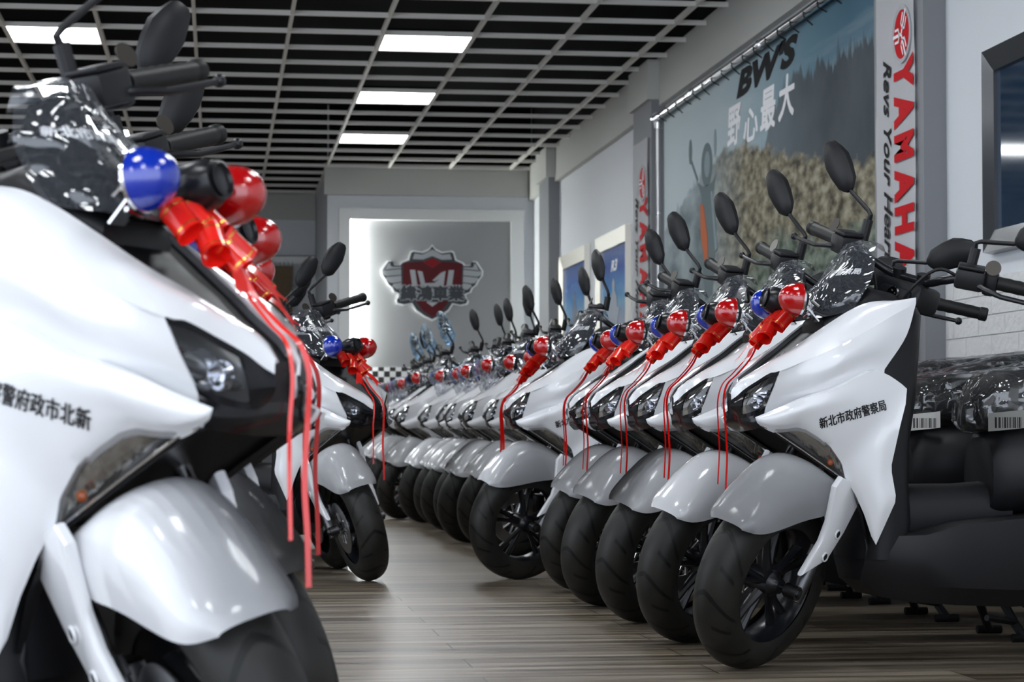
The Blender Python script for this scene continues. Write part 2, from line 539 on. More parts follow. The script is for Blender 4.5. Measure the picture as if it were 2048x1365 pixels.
for i, (ya, yb_) in enumerate(((9.85, 10.62), (16.35, 17.08), (21.60, 22.25))):
    struct('pillar_%d' % (i + 1), MB().box((XP, ya, 0), (XW - .001, yb_, 3.145)), 'grey', smooth=False)
    struct('beam_pillar_%d' % (i + 1), MB().box((XP - .03, ya - .02, 3.145), (XW - .051, yb_ + .04, ZC + .03)), 'beam', smooth=False)
struct('wall_brick', MB().box((XW - .012, Y0, .002), (XW - .0005, 9.848, 1.315)), 'brickfoam', smooth=False)
struct('trim_recess', MB().box((XL, YR - .05, 2.68), (1.13, YR - .001, 3.126)), 'wall', smooth=False)

# recess: scalloped white valance and a brown lattice door
v = thing('scalloped_valance', 'white scalloped valance along the ledge of the far left recess', 'valance', (0.2, YR - .12, 2.62))
b = MB()
poly = [(-2.2, .06), (.92, .06)]
for k in range(60):
    x = .92 - .052 * k
    poly += [(x, -.005), (x - .026, -.045)]
b.prism(poly, -.02, 0, 'y'); b.build('fringe', 'frame_white', v, smooth=False)
MB().box((-2.2, -.03, .06), (.92, .1, .075)).build('ledge', 'grey', v, smooth=False)
dr = thing('lattice_cabinet', 'brown lattice cabinet beneath the valance in the far left recess', 'cabinet', (.72, YR - .12, 0))
MB().box((-.5, -.1, 0), (.14, .1, 2.56)).build('frame', 'brown', dr, smooth=False)
b = MB()
for k in range(7):
    b.box((-.44 + .085 * k, -.125, .3), (-.41 + .085 * k, -.1, 2.45))
for k in range(14):
    b.box((-.46, -.13, .35 + .15 * k), (.1, -.118, .375 + .15 * k))
b.build('lattice', 'brown', dr, smooth=False)

# back wall feature: white frame, brushed metal panel, emblem, check band
fr = thing('sign_panel', 'white framed brushed metal panel behind the winged shield emblem', 'sign panel', (0, YB, 0))
b = MB()
for lo, hi in (((1.256, -.10, .5), (1.379, -.001, 2.985)), ((3.104, -.10, .5), (3.241, -.001, 2.985)), ((1.379, -.10, 2.866), (3.104, -.001, 2.985))):
    b.box(lo, hi)
b.build('frame_moulding', 'frame_white', fr, smooth=False)
MB().box((1.381, -.095, 1.3), (1.387, -.045, 2.86)).build('led_strip', 'led', fr, smooth=False)  # added unseen light strip, makes the panel bright along its left edge
pn = MB().box((1.379, -.03, .5), (3.104, -.002, 2.866)).build('metal_panel', 'brushed', fr, smooth=False)
ck = MB().box((-.85, -.093, -.012), (.85, .093, 0)).build('checkered_strip', 'check', smooth=False)
ck.location = (2.24, YB - .042, 1.20); ck.rotation_euler = (R(90), 0, 0)
ck.data.transform(Matrix.Identity(4))
tag(ck, 'black and white checkered strip across the bottom of the metal logo panel', 'strip')

def flat(poly, mat, name, parent, y, th=.006, sx=1):
    b = MB(); b.prism([(x * sx, z) for x, z in poly], y - th, y, 'y')
    return b.build(name, mat, parent, smooth=False)
em = thing('shield_emblem', 'dark red winged shield emblem with silver letters on the metal panel', 'sign', (2.257, YB - .032, 2.21))
M['em_red'] = pbr('dark_red_enamel', (.085, .006, .009), .45, spec=.2); M['em_red2'] = pbr('red_enamel', (.22, .006, .008), .45, spec=.2)
M['em_sil'] = pbr('silver_grey_enamel', (.36, .38, .40), .5, spec=.2); M['em_dk'] = pbr('charcoal_enamel', (.022, .027, .032), .4)
M['em_wh'] = pbr('pale_outline', (.75, .77, .77), .4)
def px(pts):                                                  # emblem drawing units -> metres
    return [((x - 765) * .000862, (720 - y) * .000862) for x, y in pts]
def both(pts):
    h = [(x, y) for x, y in pts]
    return h + [(1530 - x, y) for x, y in reversed(h)]
half = [(765, 255), (720, 310), (640, 345), (520, 330), (490, 345), (462, 440), (370, 480), (350, 510), (268, 510), (255, 460), (200, 465), (165, 520), (125, 580), (130, 640), (175, 700), (205, 760), (255, 800), (275, 850), (345, 880), (330, 930), (305, 960), (320, 1000), (400, 1020), (500, 1000), (560, 1090), (660, 1160), (765, 1210)]
def offs(h, d):
    cx, cy = 765, 700
    out = []
    for x, y in h:
        L = math.hypot(x - cx, y - cy)
        out.append((x + (cx - x) * d / L if x != 765 else x, y + (cy - y) * d / L))
    return out
flat(px(both(half)), 'em_wh', 'outline', em, -.002, .02)
flat(px(both(offs(half, 22))), 'em_dk', 'backing', em, -.022)
w_ = [(375, 535), (270, 540), (245, 525), (243, 490), (215, 500), (190, 560), (150, 590), (160, 640), (200, 650), (190, 690), (235, 735), (290, 740), (270, 775), (330, 820), (385, 800)]
for sgn in (1, -1):
    flat(px([(x if sgn > 0 else 1530 - x, y) for x, y in w_]), 'em_sil', 'wing', em, -.028)
for sgn in (1, -1):
    b = MB()
    for yy, xa, xb in ((575, 175, 385), (655, 200, 385), (742, 262, 390)):
        q = [(xa, yy), (xb, yy - 18), (xb, yy - 8), (xa, yy + 12)]
        b.prism(px([(x if sgn > 0 else 1530 - x, y) for x, y in q]), -.038, -.034, 'y')
    b.build('feather_line', 'em_dk', em, smooth=False)
flat(px([(520, 440), (545, 370), (640, 385), (765, 320), (890, 385), (985, 370), (1010, 440), (880, 445), (765, 400), (650, 445)]), 'em_sil', 'crest', em, -.028)
flat(px([(400, 490), (640, 470), (765, 550), (890, 470), (1135, 490), (1130, 790), (400, 790)]), 'em_red', 'shield', em, -.028)
flat(px([(655, 480), (765, 425), (875, 480), (765, 545)]), 'em_red2', 'shield_gem', em, -.034)
flat(px([(560, 960), (690, 960), (765, 1035), (840, 960), (970, 960), (880, 1085), (765, 1160), (650, 1085)]), 'em_red', 'shield_tip', em, -.028)
flat(px([(690, 975), (840, 975), (765, 1030)]), 'em_sil', 'tip_mark', em, -.034)
for q in ([(485, 575), (550, 575), (580, 775), (520, 775)], [(580, 585), (640, 595), (675, 740), (790, 735), (850, 690), (790, 715), (765, 705), (870, 610), (930, 585), (905, 775), (625, 775)], [(970, 575), (1035, 575), (1010, 775), (940, 775)]):
    flat(px(q), 'em_sil', 'letter_bar', em, -.036)
tb = text_bm('緯鴻車業', .158, bold=.008)
for v_ in tb.bm.verts: v_.co = V((v_.co.x * 1.08, -.050 - v_.co.z, v_.co.y - .135))
tb.build('lettering', 'em_dk', em, smooth=False)
tb = text_bm('緯鴻車業', .158, bold=.022)
for v_ in tb.bm.verts: v_.co = V((v_.co.x * 1.08, -.044 - v_.co.z, v_.co.y - .135))
tb.build('lettering_outline', 'em_sil', em, smooth=False)

# ceiling light panels
lp = {(0, 15.385): 'square lit ceiling panel nearest the camera in the middle column of lights',
      (0, 18.037): 'square lit ceiling panel in the middle of the three along the ceiling',
      (0, 20.689): 'square lit ceiling panel farthest back, just before the back wall beam',
      (-4, 15.385): 'square lit ceiling panel at upper left above the nearest left scooter mirror',
      (-4, 18.037): 'square lit ceiling panel partly hidden behind the nearest left scooter handlebar'}
first = None
for col in (-8, -4, 0):
    for k in range(-7, 3):
        y = 15.385 + 2.652 * k
        if y < Y0: continue
        x = 1.13 + .655 * col
        if first is None:
            first = thing('ceiling_light', '', 'ceiling light', (x, y, ZC))
            b = MB()
            for lo, hi in (((.012, .013, 0), (.643, .022, .03)), ((.012, .641, 0), (.643, .650, .03)), ((.012, .022, 0), (.021, .641, .03)), ((.634, .022, 0), (.643, .641, .03))):
                b.box(lo, hi)
            fb = b.build('frame', 'tbar', first, smooth=False)
            db = MB().box((.021, .022, .006), (.634, .641, .012)).build('diffuser', 'diffuser', first, smooth=False)
            b = MB()
            for lo, hi in (((.012, .013, .031), (.643, .650, .05)), ((.012, .013, .0305), (.020, .650, .032))): b.box(lo, hi)
            hb_ = MB().box((.010, .011, .031), (.645, .652, .05)).build('housing', 'plenum', first, smooth=False); b.bm.free()
            KIDS[first.name] = [fb, db, hb_]
            o = first
        else:
            o = copy_tree(first); o.location = (x, y, ZC)
        key = next((q for q in lp if q[0] == col and abs(q[1] - y) < .02), None)
        if key: tag(o, lp[key], 'ceiling light', 'ceiling light panels')
        else: tag(o, 'square lit ceiling panel set in the black ceiling out of the picture', 'ceiling light', 'ceiling lights beyond the frame')

# ------------------------------------------------------------------ things on the right wall
def on_wall(mb, x, y, z, flip=1):
    """text drawn in x-y -> upright on the right wall, read from the aisle"""
    for v_ in mb.bm.verts:
        v_.co = V((x - v_.co.z, y - v_.co.x, z + v_.co.y))
    return mb

def curve_fn(n, l, src, pts):
    fc = n.new('ShaderNodeFloatCurve'); cv = fc.mapping.curves[0]
    fc.mapping.use_clip = False
    while len(cv.points) < len(pts): cv.points.new(.5, .5)
    for p, q in zip(cv.points, pts): p.location = q; p.handle_type = 'AUTO'
    fc.mapping.update()
    l.new(src, fc.inputs['Value'])
    return fc.outputs[0]

def mat_poster():
    m, n, l, b = nt('mountain_poster_print')
    b.inputs['Roughness'].default_value = .6; b.inputs['Specular IOR Level'].default_value = .05
    tc = n.new('ShaderNodeTexCoord'); sp = n.new('ShaderNodeSeparateXYZ'); l.new(tc.outputs['Generated'], sp.inputs[0])
    def mt(op, a, bb=None, c=None):
        x = n.new('ShaderNodeMath'); x.operation = op
        for i, s in enumerate((a, bb, c)):
            if s is None: continue
            if isinstance(s, (int, float)): x.inputs[i].default_value = s
            else: l.new(s, x.inputs[i])
        return x.outputs[0]
    u = mt('SUBTRACT', 1, sp.outputs[1]); vv = sp.outputs[2]          # u: 0 far end .. 1 near end
    def nz(scale, detail=5, st=(1, 1, 1)):
        st = (st[0], st[1] * .45, st[2])
        mp = n.new('ShaderNodeMapping'); mp.inputs['Scale'].default_value = st; l.new(tc.outputs['Object'], mp.inputs[0])
        x = n.new('ShaderNodeTexNoise'); x.inputs['Scale'].default_value = scale; x.inputs['Detail'].default_value = detail
        l.new(mp.outputs[0], x.inputs['Vector']); return x.outputs[0]
    def mixc(f, a, c):
        x = n.new('ShaderNodeMixRGB')
        if isinstance(f, (int, float)): x.inputs[0].default_value = f
        else: l.new(f, x.inputs[0])
        for i, s in ((1, a), (2, c)):
            if isinstance(s, tuple): x.inputs[i].default_value = (*s, 1)
            else: l.new(s, x.inputs[i])
        return x.outputs[0]
    def ramp(src, *st):
        x = n.new('ShaderNodeValToRGB'); l.new(src, x.inputs[0])
        e = x.color_ramp.elements
        e[0].position, e[0].color = st[0][0], (*st[0][1], 1); e[1].position, e[1].color = st[-1][0], (*st[-1][1], 1)
        for p, c in st[1:-1]: k = e.new(p); k.color = (*c, 1)
        return x.outputs[0]
    def mask(h, soft):
        x = n.new('ShaderNodeMapRange'); x.inputs['From Min'].default_value = -soft; x.inputs['From Max'].default_value = soft
        l.new(mt('SUBTRACT', h, vv), x.inputs[0]); return x.outputs[0]
    sky = ramp(mt('ADD', u, mt('MULTIPLY', vv, .12)), (0, (.50, .57, .59)), (.45, (.42, .50, .53)), (.85, (.13, .23, .29)), (1.1, (.07, .15, .21)))
    cl = nz(1.6, 6, (1, .5, 2.2))
    sky = mixc(mt('MULTIPLY', mt('SMOOTH_MIN', mt('MAXIMUM', mt('SUBTRACT', cl, .48), 0), 1, .1), 2.2), sky, (.50, .56, .57))
    spikes = nz(26, 2, (1, 1, .15)); big = nz(5, 2, (1, 1, .2))
    trees = mt('ADD', mt('ADD', curve_fn(n, l, u, [(0, .2), (.45, .60), (.55, .72), (.63, .82), (.7, .85), (.8, .845), (.9, .845), (1, .85)]), mt('MULTIPLY', mt('SUBTRACT', spikes, .5), .16)), mt('MULTIPLY', mt('SUBTRACT', big, .5), .08))
    dark = ramp(nz(4, 5, (1, 1, .5)), (.3, (.045, .058, .068)), (.7, (.085, .10, .115)))
    mist = mixc(mt('MINIMUM', mt('MULTIPLY', u, 1.25), 1), (.30, .38, .41), dark)
    col = mixc(mask(trees, .012), sky, mist)
    rock = ramp(nz(15, 9), (.34, (.055, .050, .036)), (.5, (.20, .175, .12)), (.66, (.36, .33, .25)))
    cool = ramp(nz(3.4, 8), (.3, (.10, .135, .15)), (.7, (.40, .46, .48)))
    hill = mt('ADD', curve_fn(n, l, u, [(0, .60), (.16, .69), (.3, .75), (.40, .76), (.53, .72), (.7, .645), (.85, .59), (1, .55)]), mt('MULTIPLY', mt('SUBTRACT', nz(12, 6), .5), .10))
    side = mt('MULTIPLY', mt('SUBTRACT', u, .22), 4)
    sd = n.new('ShaderNodeClamp'); l.new(side, sd.inputs[0])
    col = mixc(mask(hill, .012), col, mixc(sd.outputs[0], cool, rock))
    low = mt('ADD', curve_fn(n, l, u, [(0, .30), (.2, .25), (.45, .36), (.6, .46), (.75, .42), (1, .42)]), mt('MULTIPLY', mt('SUBTRACT', nz(9, 4), .5), .18))
    grn = ramp(nz(16, 6), (.35, (.05, .065, .05)), (.65, (.22, .26, .21)))
    col = mixc(mask(low, .02), col, grn)
    l.new(col, b.inputs['Base Color'])
    return m
M['poster'] = mat_poster()
XB = 3.30
po = thing('mountain_poster', 'huge mountain poster with black and white lettering on the right wall', 'poster', (XB, 13.3, .75))
o = MB().box((0, -2.66, 0), (.006, 2.84, 2.27)).build('print', 'poster', po, smooth=False)
def fit(tb, ya, yb_, za, zb):                                 # lettering stretched to fill a rectangle of the poster
    a = [min(v_.co[k] for v_ in tb.bm.verts) for k in (0, 1)]; c = [max(v_.co[k] for v_ in tb.bm.verts) for k in (0, 1)]
    for v_ in tb.bm.verts:
        f_, g_ = (v_.co.x - a[0]) / (c[0] - a[0]), (v_.co.y - a[1]) / (c[1] - a[1])
        v_.co = V((-.003 - v_.co.z, ya + (yb_ - ya) * f_ - 13.3, za + (zb - za) * g_ - .75))
    return tb
fit(text_bm("BW'S", .40, bold=.022, shear=.28), 13.80, 12.28, 2.765, 2.945).build('lettering', 'black_print', po, smooth=False)
for k, ch in enumerate('野心最大'):
    y_ = 14.06 - .44 * k
    fit(text_bm(ch, .40, bold=.012, shear=.12), y_, y_ - .385, (2.48, 2.45, 2.46, 2.47)[k], (2.74, 2.66, 2.72, 2.73)[k]).build('lettering', 'letter_white', po, smooth=False)
M['print_dark'] = pbr('dark_motorcycle_print', (.135, .175, .19), .6, spec=.05); M['print_orange'] = pbr('orange_print', (.50, .13, .05), .6, spec=.05)
M['print_mist'] = pbr('misty_print', (.24, .30, .32), .6, spec=.05)
def pp(pts, mat, nm, d=.003):                                 # pieces of the printed motorcycle, (Y, Z)
    b = MB(); b.prism([(y - 13.3, z - .75) for y, z in pts], -d, -.0005, 'x'); b.build(nm, mat, po, smooth=False)
def ell(cy, cz, ry, rz, n=20): return [(cy + ry * math.cos(2*math.pi*k/n), cz + rz * math.sin(2*math.pi*k/n)) for k in range(n)]
pp(ell(15.2, 2.60, .05, .09), 'print_dark', 'printed_mirror')
pp(ell(14.42, 2.57, .035, .09), 'print_mist', 'printed_mirror')
pp([(15.18, 2.52), (14.98, 2.36), (14.95, 2.38), (15.16, 2.54)], 'print_dark', 'printed_mirror_stem')
pp(ell(14.68, 2.45, .17, .15), 'print_dark', 'printed_motorcycle', .002)
pp(ell(14.66, 2.45, .085, .09), 'print_mist', 'printed_headlamp', .004)
pp([(14.98, 2.36), (14.80, 2.31), (14.52, 2.31), (14.40, 2.35), (14.50, 2.22), (14.40, 2.0), (14.46, 1.75), (14.52, 1.55), (14.74, 1.52), (14.82, 1.75), (14.86, 2.05), (14.84, 2.24)], 'print_dark', 'printed_motorcycle', .002)
pp([(14.88, 2.2), (14.78, 2.18), (14.66, 1.95), (14.64, 1.80), (14.74, 1.78), (14.86, 1.98)], 'print_orange', 'printed_fairing', .005)
pp([(14.55, 2.25), (14.5, 2.25), (14.36, 1.85), (14.42, 1.83)], 'print_mist', 'printed_fork', .005)
pp([(14.12, 1.72), (14.02, 1.66), (13.94, 1.52), (14.02, 1.50), (14.1, 1.6)], 'print_orange', 'printed_fairing', .005)
# chrome pipe frame with ties
pf = thing('poster_pipe_frame', 'chrome pipe frame with black ties holding up the mountain poster', 'pipe frame', (XB - .045, 16.19, 0))
b = MB(); b.tube([(0, 0, 2.985), (0, -6.2, 2.985)], .026, 12); b.build('top_pipe', 'chrome', pf)
b = MB(); b.tube([(.012, .012, 0), (.012, .012, 2.96)], .015, 12); b.build('upright_pipe', 'steel', pf)
b = MB(); b.tube([(-.01, .02, 2.985), (-.01, -.03, 2.985)], .036, 12); b.tube([(.012, .012, 2.9), (.012, .012, 2.95)], .034, 12)
for z in (2.25, 1.75, 1.25): b.tube([(.012, .012, z), (.012, .012, z + .02)], .020, 12)
for y in (-1.25, -3.2): b.tube([(0, y, 2.985), (0, y - .05, 2.985)], .034, 12)
b.build('pipe_joint', 'chrome', pf)
for k in range(19):
    y = -.22 - .29 * k
    b = MB(); b.tube([(-.022, y, 2.99), (-.024, y - .003, 2.955), (.028, y - .006, 2.925 - .01 * (k % 3))], .0045, 6, smooth=6); b.build('tie', 'black', pf)

# vertical banners on the pillar faces
def banner(loc, label):
    t = thing('vertical_banner', label, 'banner', loc, 0, 'red lettered vertical banners')
    G = [[V((-.016 - .0022 * math.sin(z * 5.1 + y * 6) - .0012 * math.sin(z * 11 + 1), y, z)) for y in [.305 - .61 * i / 12 for i in range(13)]] for z in [-1.75 + 2.6 * j / 40 for j in range(41)]]
    b = MB(); b.grid(G, .002); b.build('cloth', 'cloth', t, recalc=True)
    yy = -.155
    x0 = -.0222
    for ch, z in zip('YAMAHA', (.322, .148, -.026, -.208, -.375, -.550)):
        tb = text_bm(ch, .20, bold=.012)
        for v_ in tb.bm.verts:                                # turned a quarter clockwise, seen from the aisle
            lx, ly = v_.co.x * (.95 if ch != 'M' else .86), v_.co.y * 1.85
            v_.co = V((x0, yy + .02 - ly * 1.0, z - lx))
        tb.build('lettering', 'red_print', t, smooth=False)
    tb = text_bm('Revs Your Heart', .165, bold=.0035, shear=.45)
    for v_ in tb.bm.verts:
        lx, ly = v_.co.x * .86, v_.co.y
        v_.co = V((x0, .112 - ly, -.052 - lx))
    tb.build('lettering', 'black_print', t, smooth=False)
    e = MB(); e.lathe([(0, 0), (.118, 0), (.118, .004), (0, .004)], 40, (x0 + .002, yy + .02, .512), (-1, 0, 0)); eb = e.build('emblem', 'red_print', t, smooth=False)
    for o_ in (eb,): pass
    e = MB(); e.lathe([(.118, -.001), (.139, -.001), (.139, .005), (.118, .005)], 40, (x0 + .002, yy + .02, .512), (-1, 0, 0), closed=True); e.build('emblem_ring', 'em_sil', eb, smooth=False)
    e = MB()
    for k in range(3):
        a = R(90 + 120 * k + -90)
        d = V((0, math.cos(a), math.sin(a))); q = V((0, -math.sin(a), math.cos(a)))
        c = V((x0 - .004, yy + .02, .512))
        def bar(p0, p1, w):
            dd = (p1 - p0).normalized(); s_ = V((0, -dd.z, dd.y)) * w
            vs = [e.bm.verts.new(p) for p in (p0 - s_, p1 - s_, p1 + s_, p0 + s_)]; e.bm.faces.new(vs)
        bar(c, c + d * .128, .008)
        for s_ in (-1, 1):
            bar(c + d * .03 + q * .0, c + d * .045 + q * s_ * .03, .006); bar(c + d * .04 + q * s_ * .03, c + d * .10 + q * s_ * .03, .006)
    e.build('tuning_fork', 'letter_white', eb, smooth=False)
    return t
banner((XP, 10.235, 2.02), 'tall white banner with red vertical lettering on the nearest grey pillar')
banner((XP, 16.72, 2.02), 'tall white banner with red vertical lettering on the pillar beyond the mountain poster')

def mat_adv(name, seed):
    m, n, l, b = nt(name)
    b.inputs['Roughness'].default_value = .12
    tc = n.new('ShaderNodeTexCoord'); sp = n.new('ShaderNodeSeparateXYZ'); l.new(tc.outputs['Generated'], sp.inputs[0])
    rp = n.new('ShaderNodeValToRGB'); e = rp.color_ramp.elements
    e[0].position = 0; e[0].color = (.42, .43, .50, 1); e[1].position = 1; e[1].color = (.05, .10, .32, 1)
    for p, c in ((.3, (.30, .36, .50)), (.42, (.22, .48, .70)), (.62, (.04, .25, .62)), (.8, (.03, .14, .50))): k = e.new(p); k.color = (*c, 1)
    no = n.new('ShaderNodeTexNoise'); no.inputs['Scale'].default_value = 6; no.inputs['Detail'].default_value = 5
    l.new(tc.outputs['Object'], no.inputs['Vector'])
    ad = n.new('ShaderNodeMath'); ad.operation = 'MULTIPLY_ADD'; ad.inputs[1].default_value = .22; l.new(no.outputs[0], ad.inputs[0])
    sb = n.new('ShaderNodeMath'); sb.operation = 'SUBTRACT'; sb.inputs[1].default_value = .11; l.new(sp.outputs[2], sb.inputs[0]); l.new(sb.outputs[0], ad.inputs[2])
    l.new(ad.outputs[0], rp.inputs[0]); l.new(rp.outputs[0], b.inputs['Base Color'])
    return m
M['adv'] = mat_adv('blue_motorcycle_advert', 0)
M['advdark'] = pbr('dark_blue_glazed_print', (.012, .03, .06), .06)
M['print_navy'] = pbr('navy_motorcycle_print', (.055, .085, .16), .4, spec=.1)
M['champ'] = pbr('silver_picture_frame', (.50, .48, .43), .35, metal=.6)
M['darkchrome'] = pbr('dark_chrome_frame', (.10, .105, .115), .2, metal=.9)
def wall_frame(ya, yb_, za, zb, wdt, label, inner, mat='champ', tilt=0, art=True, word='R3'):
    t = thing('framed_poster', label, 'framed poster', (XW - .001, (ya + yb_) / 2, (za + zb) / 2), 0, 'framed posters on the right wall')
    hy, hz = (yb_ - ya) / 2, (zb - za) / 2
    b = MB()
    O = [(-hy, -hz), (hy, -hz), (hy, hz), (-hy, hz)]; I = [(-hy + wdt, -hz + wdt), (hy - wdt, -hz + wdt), (hy - wdt, hz - wdt), (-hy + wdt, hz - wdt)]
    L = [[V((0, y, z)) for y, z in O], [V((-.05, y * .985, z * .985)) for y, z in O], [V((-.028, y, z)) for y, z in I], [V((-.008, y, z)) for y, z in I]]
    b.grid(L, closed_u=True); b.build('frame', mat, t, recalc=True, smooth=False)
    MB().box((-.012, -hy + wdt * .9, -hz + wdt * .9), (-.006, hy - wdt * .9, hz - wdt * .9)).build('print', inner, t, smooth=False)
    if art:
        b = MB(); k = hz - wdt
        b.prism([(-.10, -k * .95), (.05, -k * .92), (.12, -k * .95), (.2, -k * .8), (.17, -k * .55), (.22, -k * .3), (.30, -k * .22), (.17, -k * .18), (.12, k * .05), (.07, k * .12), (.09, k * .28), (.02, k * .40), (-.05, k * .30), (-.04, k * .12), (-.14, 0), (-.16, -k * .2), (-.30, -k * .26), (-.2, -k * .38), (-.17, -k * .6), (-.2, -k * .8)], -.0145, -.0125, 'x')
        b.build('printed_motorcycle', 'print_navy', t, smooth=False)
        if word:
            tb = text_bm(word, .20, bold=.008, shear=.3)
            for v_ in tb.bm.verts: v_.co = V((-.0145, .0 - v_.co.x * 1.3, k * .62 + v_.co.y * .62))
            tb.build('lettering', 'letter_white', t, smooth=False)
    return t
wall_frame(17.75, 19.23, 1.20, 2.33, .135, 'silver framed blue motorcycle poster lettered beside the far vertical banner', 'adv')
wall_frame(19.79, 21.35, 1.20, 2.33, .135, 'silver framed blue poster on the right wall beside the farthest pillar', 'adv', word=None)
wall_frame(7.75, 9.242, 1.41, 2.305, .10, 'chrome framed dark blue glazed poster at the right edge above the white bricks', 'advdark', 'darkchrome', art=False)

# ------------------------------------------------------------------ the scooter (local frame: x forward, y left, z up; front wheel at the origin)
RK = R(26.5)
SAX = V((-math.sin(RK), 0, math.cos(RK)))
SA0 = V((.03, 0, 0))
def steer(d):
    return Matrix.Translation(SA0) @ Matrix.Rotation(d, 4, SAX) @ Matrix.Translation(-SA0)
AX = V((-.02, 0, .252)); RW = .252
STEER = []                                                    # names of the parts that turn with the handlebar

sco = thing('scooter', '', 'scooter')
def part(mb, name, mat, parent=None, turn=False, **k):
    o = mb.build(name, mat, parent or sco, **k)
    KIDS.setdefault((parent or sco).name, []).append(o)
    if turn: o['turns'] = 1
    return o
def pair(fn, name, mat, turn=False, **k):
    out = []
    for s_ in (1, -1):
        mb = fn()
        if s_ < 0: mb.flip()
        out.append(part(mb, name, mat, turn=turn, **k))
    return out

# upper cowl
TOP = [(.050, .028, .748), (.032, .033, .777), (.003, .040, .800), (-.037, .055, .826), (-.073, .074, .851), (-.123, .098, .883), (-.196, .124, .935), (-.255, .140, .973), (-.297, .150, .992), (-.339, .160, .998), (-.424, .182, .998)]
BROW = [(.048, .036, .731), (.037, .050, .741), (.024, .072, .758), (-.001, .115, .782), (-.025, .153, .802), (-.042, .178, .806)]
CREASE = [(-.042, .178, .806), (-.12, .189, .838), (-.2, .197, .873), (-.3, .202, .926), (-.36, .201, .960), (-.424, .190, .990)]
BOT = [(-.013, .138, .703), (-.06, .156, .727), (-.095, .168, .741), (-.121, .175, .745), (-.178, .184, .767), (-.233, .189, .790), (-.333, .190, .812)]
def bulge(a, b_, f, d):
    return [V(p).lerp(V(q), f) + V(d) for p, q in zip(a, b_)]
def cowl():
    b = MB()
    r0 = crs(TOP, 40); r2 = crs(BROW + CREASE[1:], 40)
    G = loft([r0, bulge(r0, r2, .45, (0, .004, .012)), r2], 40, 8)
    b.grid(G)
    c0 = crs(CREASE, 30); c3 = crs(BOT, 30)
    tail = [V((-.424, .190, .990)), V((-.416, .200, .925)), V((-.374, .203, .871)), V((-.333, .196, .812))]
    G = []
    for i in range(30):
        t = i / 29
        p, q = c0[i], c3[i]
        m_ = p.lerp(q, .5) + V((0, .010 * (1 - abs(2 * t - 1)) + .004, 0)) + (V((-.015, 0, 0)) * max(0, (t - .7) / .3))
        G.append(crs([p, m_, q], 10))
    G = [[G[i][j] for i in range(30)] for j in range(10)]
    b.grid(G)
    b.grid([c3, [p + V((0, -.006, -.022)) for p in c3]])
    bmesh.ops.remove_doubles(b.bm, verts=b.bm.verts[:], dist=.0012)
    bmesh.ops.recalc_face_normals(b.bm, faces=b.bm.faces[:])
    # shell thickness inward
    bmesh.ops.solidify(b.bm, geom=b.bm.faces[:], thickness=.005)
    return b
pair(cowl, 'cowl', 'white', ang=38)

# side panel
FE = [(.019, .152, .683), (.012, .153, .668), (-.025, .158, .655), (-.06, .166, .656), (-.092, .172, .660), (-.114, .176, .655), (-.153, .176, .632), (-.183, .172, .607), (-.222, .158, .560), (-.232, .153, .523), (-.261, .157, .474), (-.284, .162, .420), (-.302, .166, .362), (-.313, .170, .341)]
TR = [(.019, .152, .683), (-.081, .194, .727), (-.125, .206, .741), (-.181, .211, .756), (-.231, .213, .782), (-.275, .214, .804), (-.302, .214, .810), (-.341, .213, .793), (-.388, .211, .762), (-.383, .212, .717), (-.368, .212, .663), (-.345, .200, .548), (-.361, .198, .463), (-.313, .170, .341)]
fe = pl(FE, 44); tr = pl(TR, 44)
def side_grid():
    G = []
    for p, q in zip(fe, tr):
        w_ = (p - q).length
        a = p.lerp(q, .12) + V((0, .010 * min(1, w_ / .06), 0))
        m_ = p.lerp(q, .5) + V((0, .016 * min(1, w_ / .1), 0))
        G.append(crs([p, a, m_, q], 14))
    return [[G[i][j] for i in range(44)] for j in range(14)]
def side():
    b = MB(); b.grid(side_grid())
    b.grid([tr[3:22], [p + V((.002, -.034, .003)) * min(1, i / 7) for i, p in enumerate(tr[3:22])]])
    b.grid([fe[:30], [p + V((-.004, -.016, -.013 if i < 18 else -.004)) * min(1, i / 5) for i, p in enumerate(fe[:30])]])
    bmesh.ops.remove_doubles(b.bm, verts=b.bm.verts[:], dist=.0008)
    bmesh.ops.recalc_face_normals(b.bm, faces=b.bm.faces[:])
    bmesh.ops.solidify(b.bm, geom=b.bm.faces[:], thickness=.006)
    return b
sp_l, sp_r = pair(side, 'side_panel', 'white', ang=40)
tb0 = MB(); tb0.grid(side_grid())
bvh = BVHTree.FromBMesh(tb0.bm); tb0.bm.free()
def panel_text(right):
    s_ = '新北市政府警察局'
    tb = text_bm(s_[::-1] if right else s_, .0305, bold=.0007, sub=1)
    c = V((-.238, 0, .689)); d = V((-.179, 0, .051)).normalized(); up = V((d.z, 0, -d.x))
    k = -1 if right else 1
    xs = [v_.co.x for v_ in tb.bm.verts]
    sx = .188 / (max(xs) - min(xs))
    for v_ in tb.bm.verts:
        p = c + d * (v_.co.x * sx * k) + up * v_.co.y * 1.05
        h = bvh.ray_cast(V((p.x, 1, p.z)), V((0, -1, 0)))[0]
        y = (h.y if h else .2) + .0024 + v_.co.z
        v_.co = V((p.x, -y if right else y, p.z))
    return tb
part(panel_text(False), 'lettering', 'letter_black', sp_l, smooth=False)
part(panel_text(True), 'lettering', 'letter_black', sp_r, smooth=False)

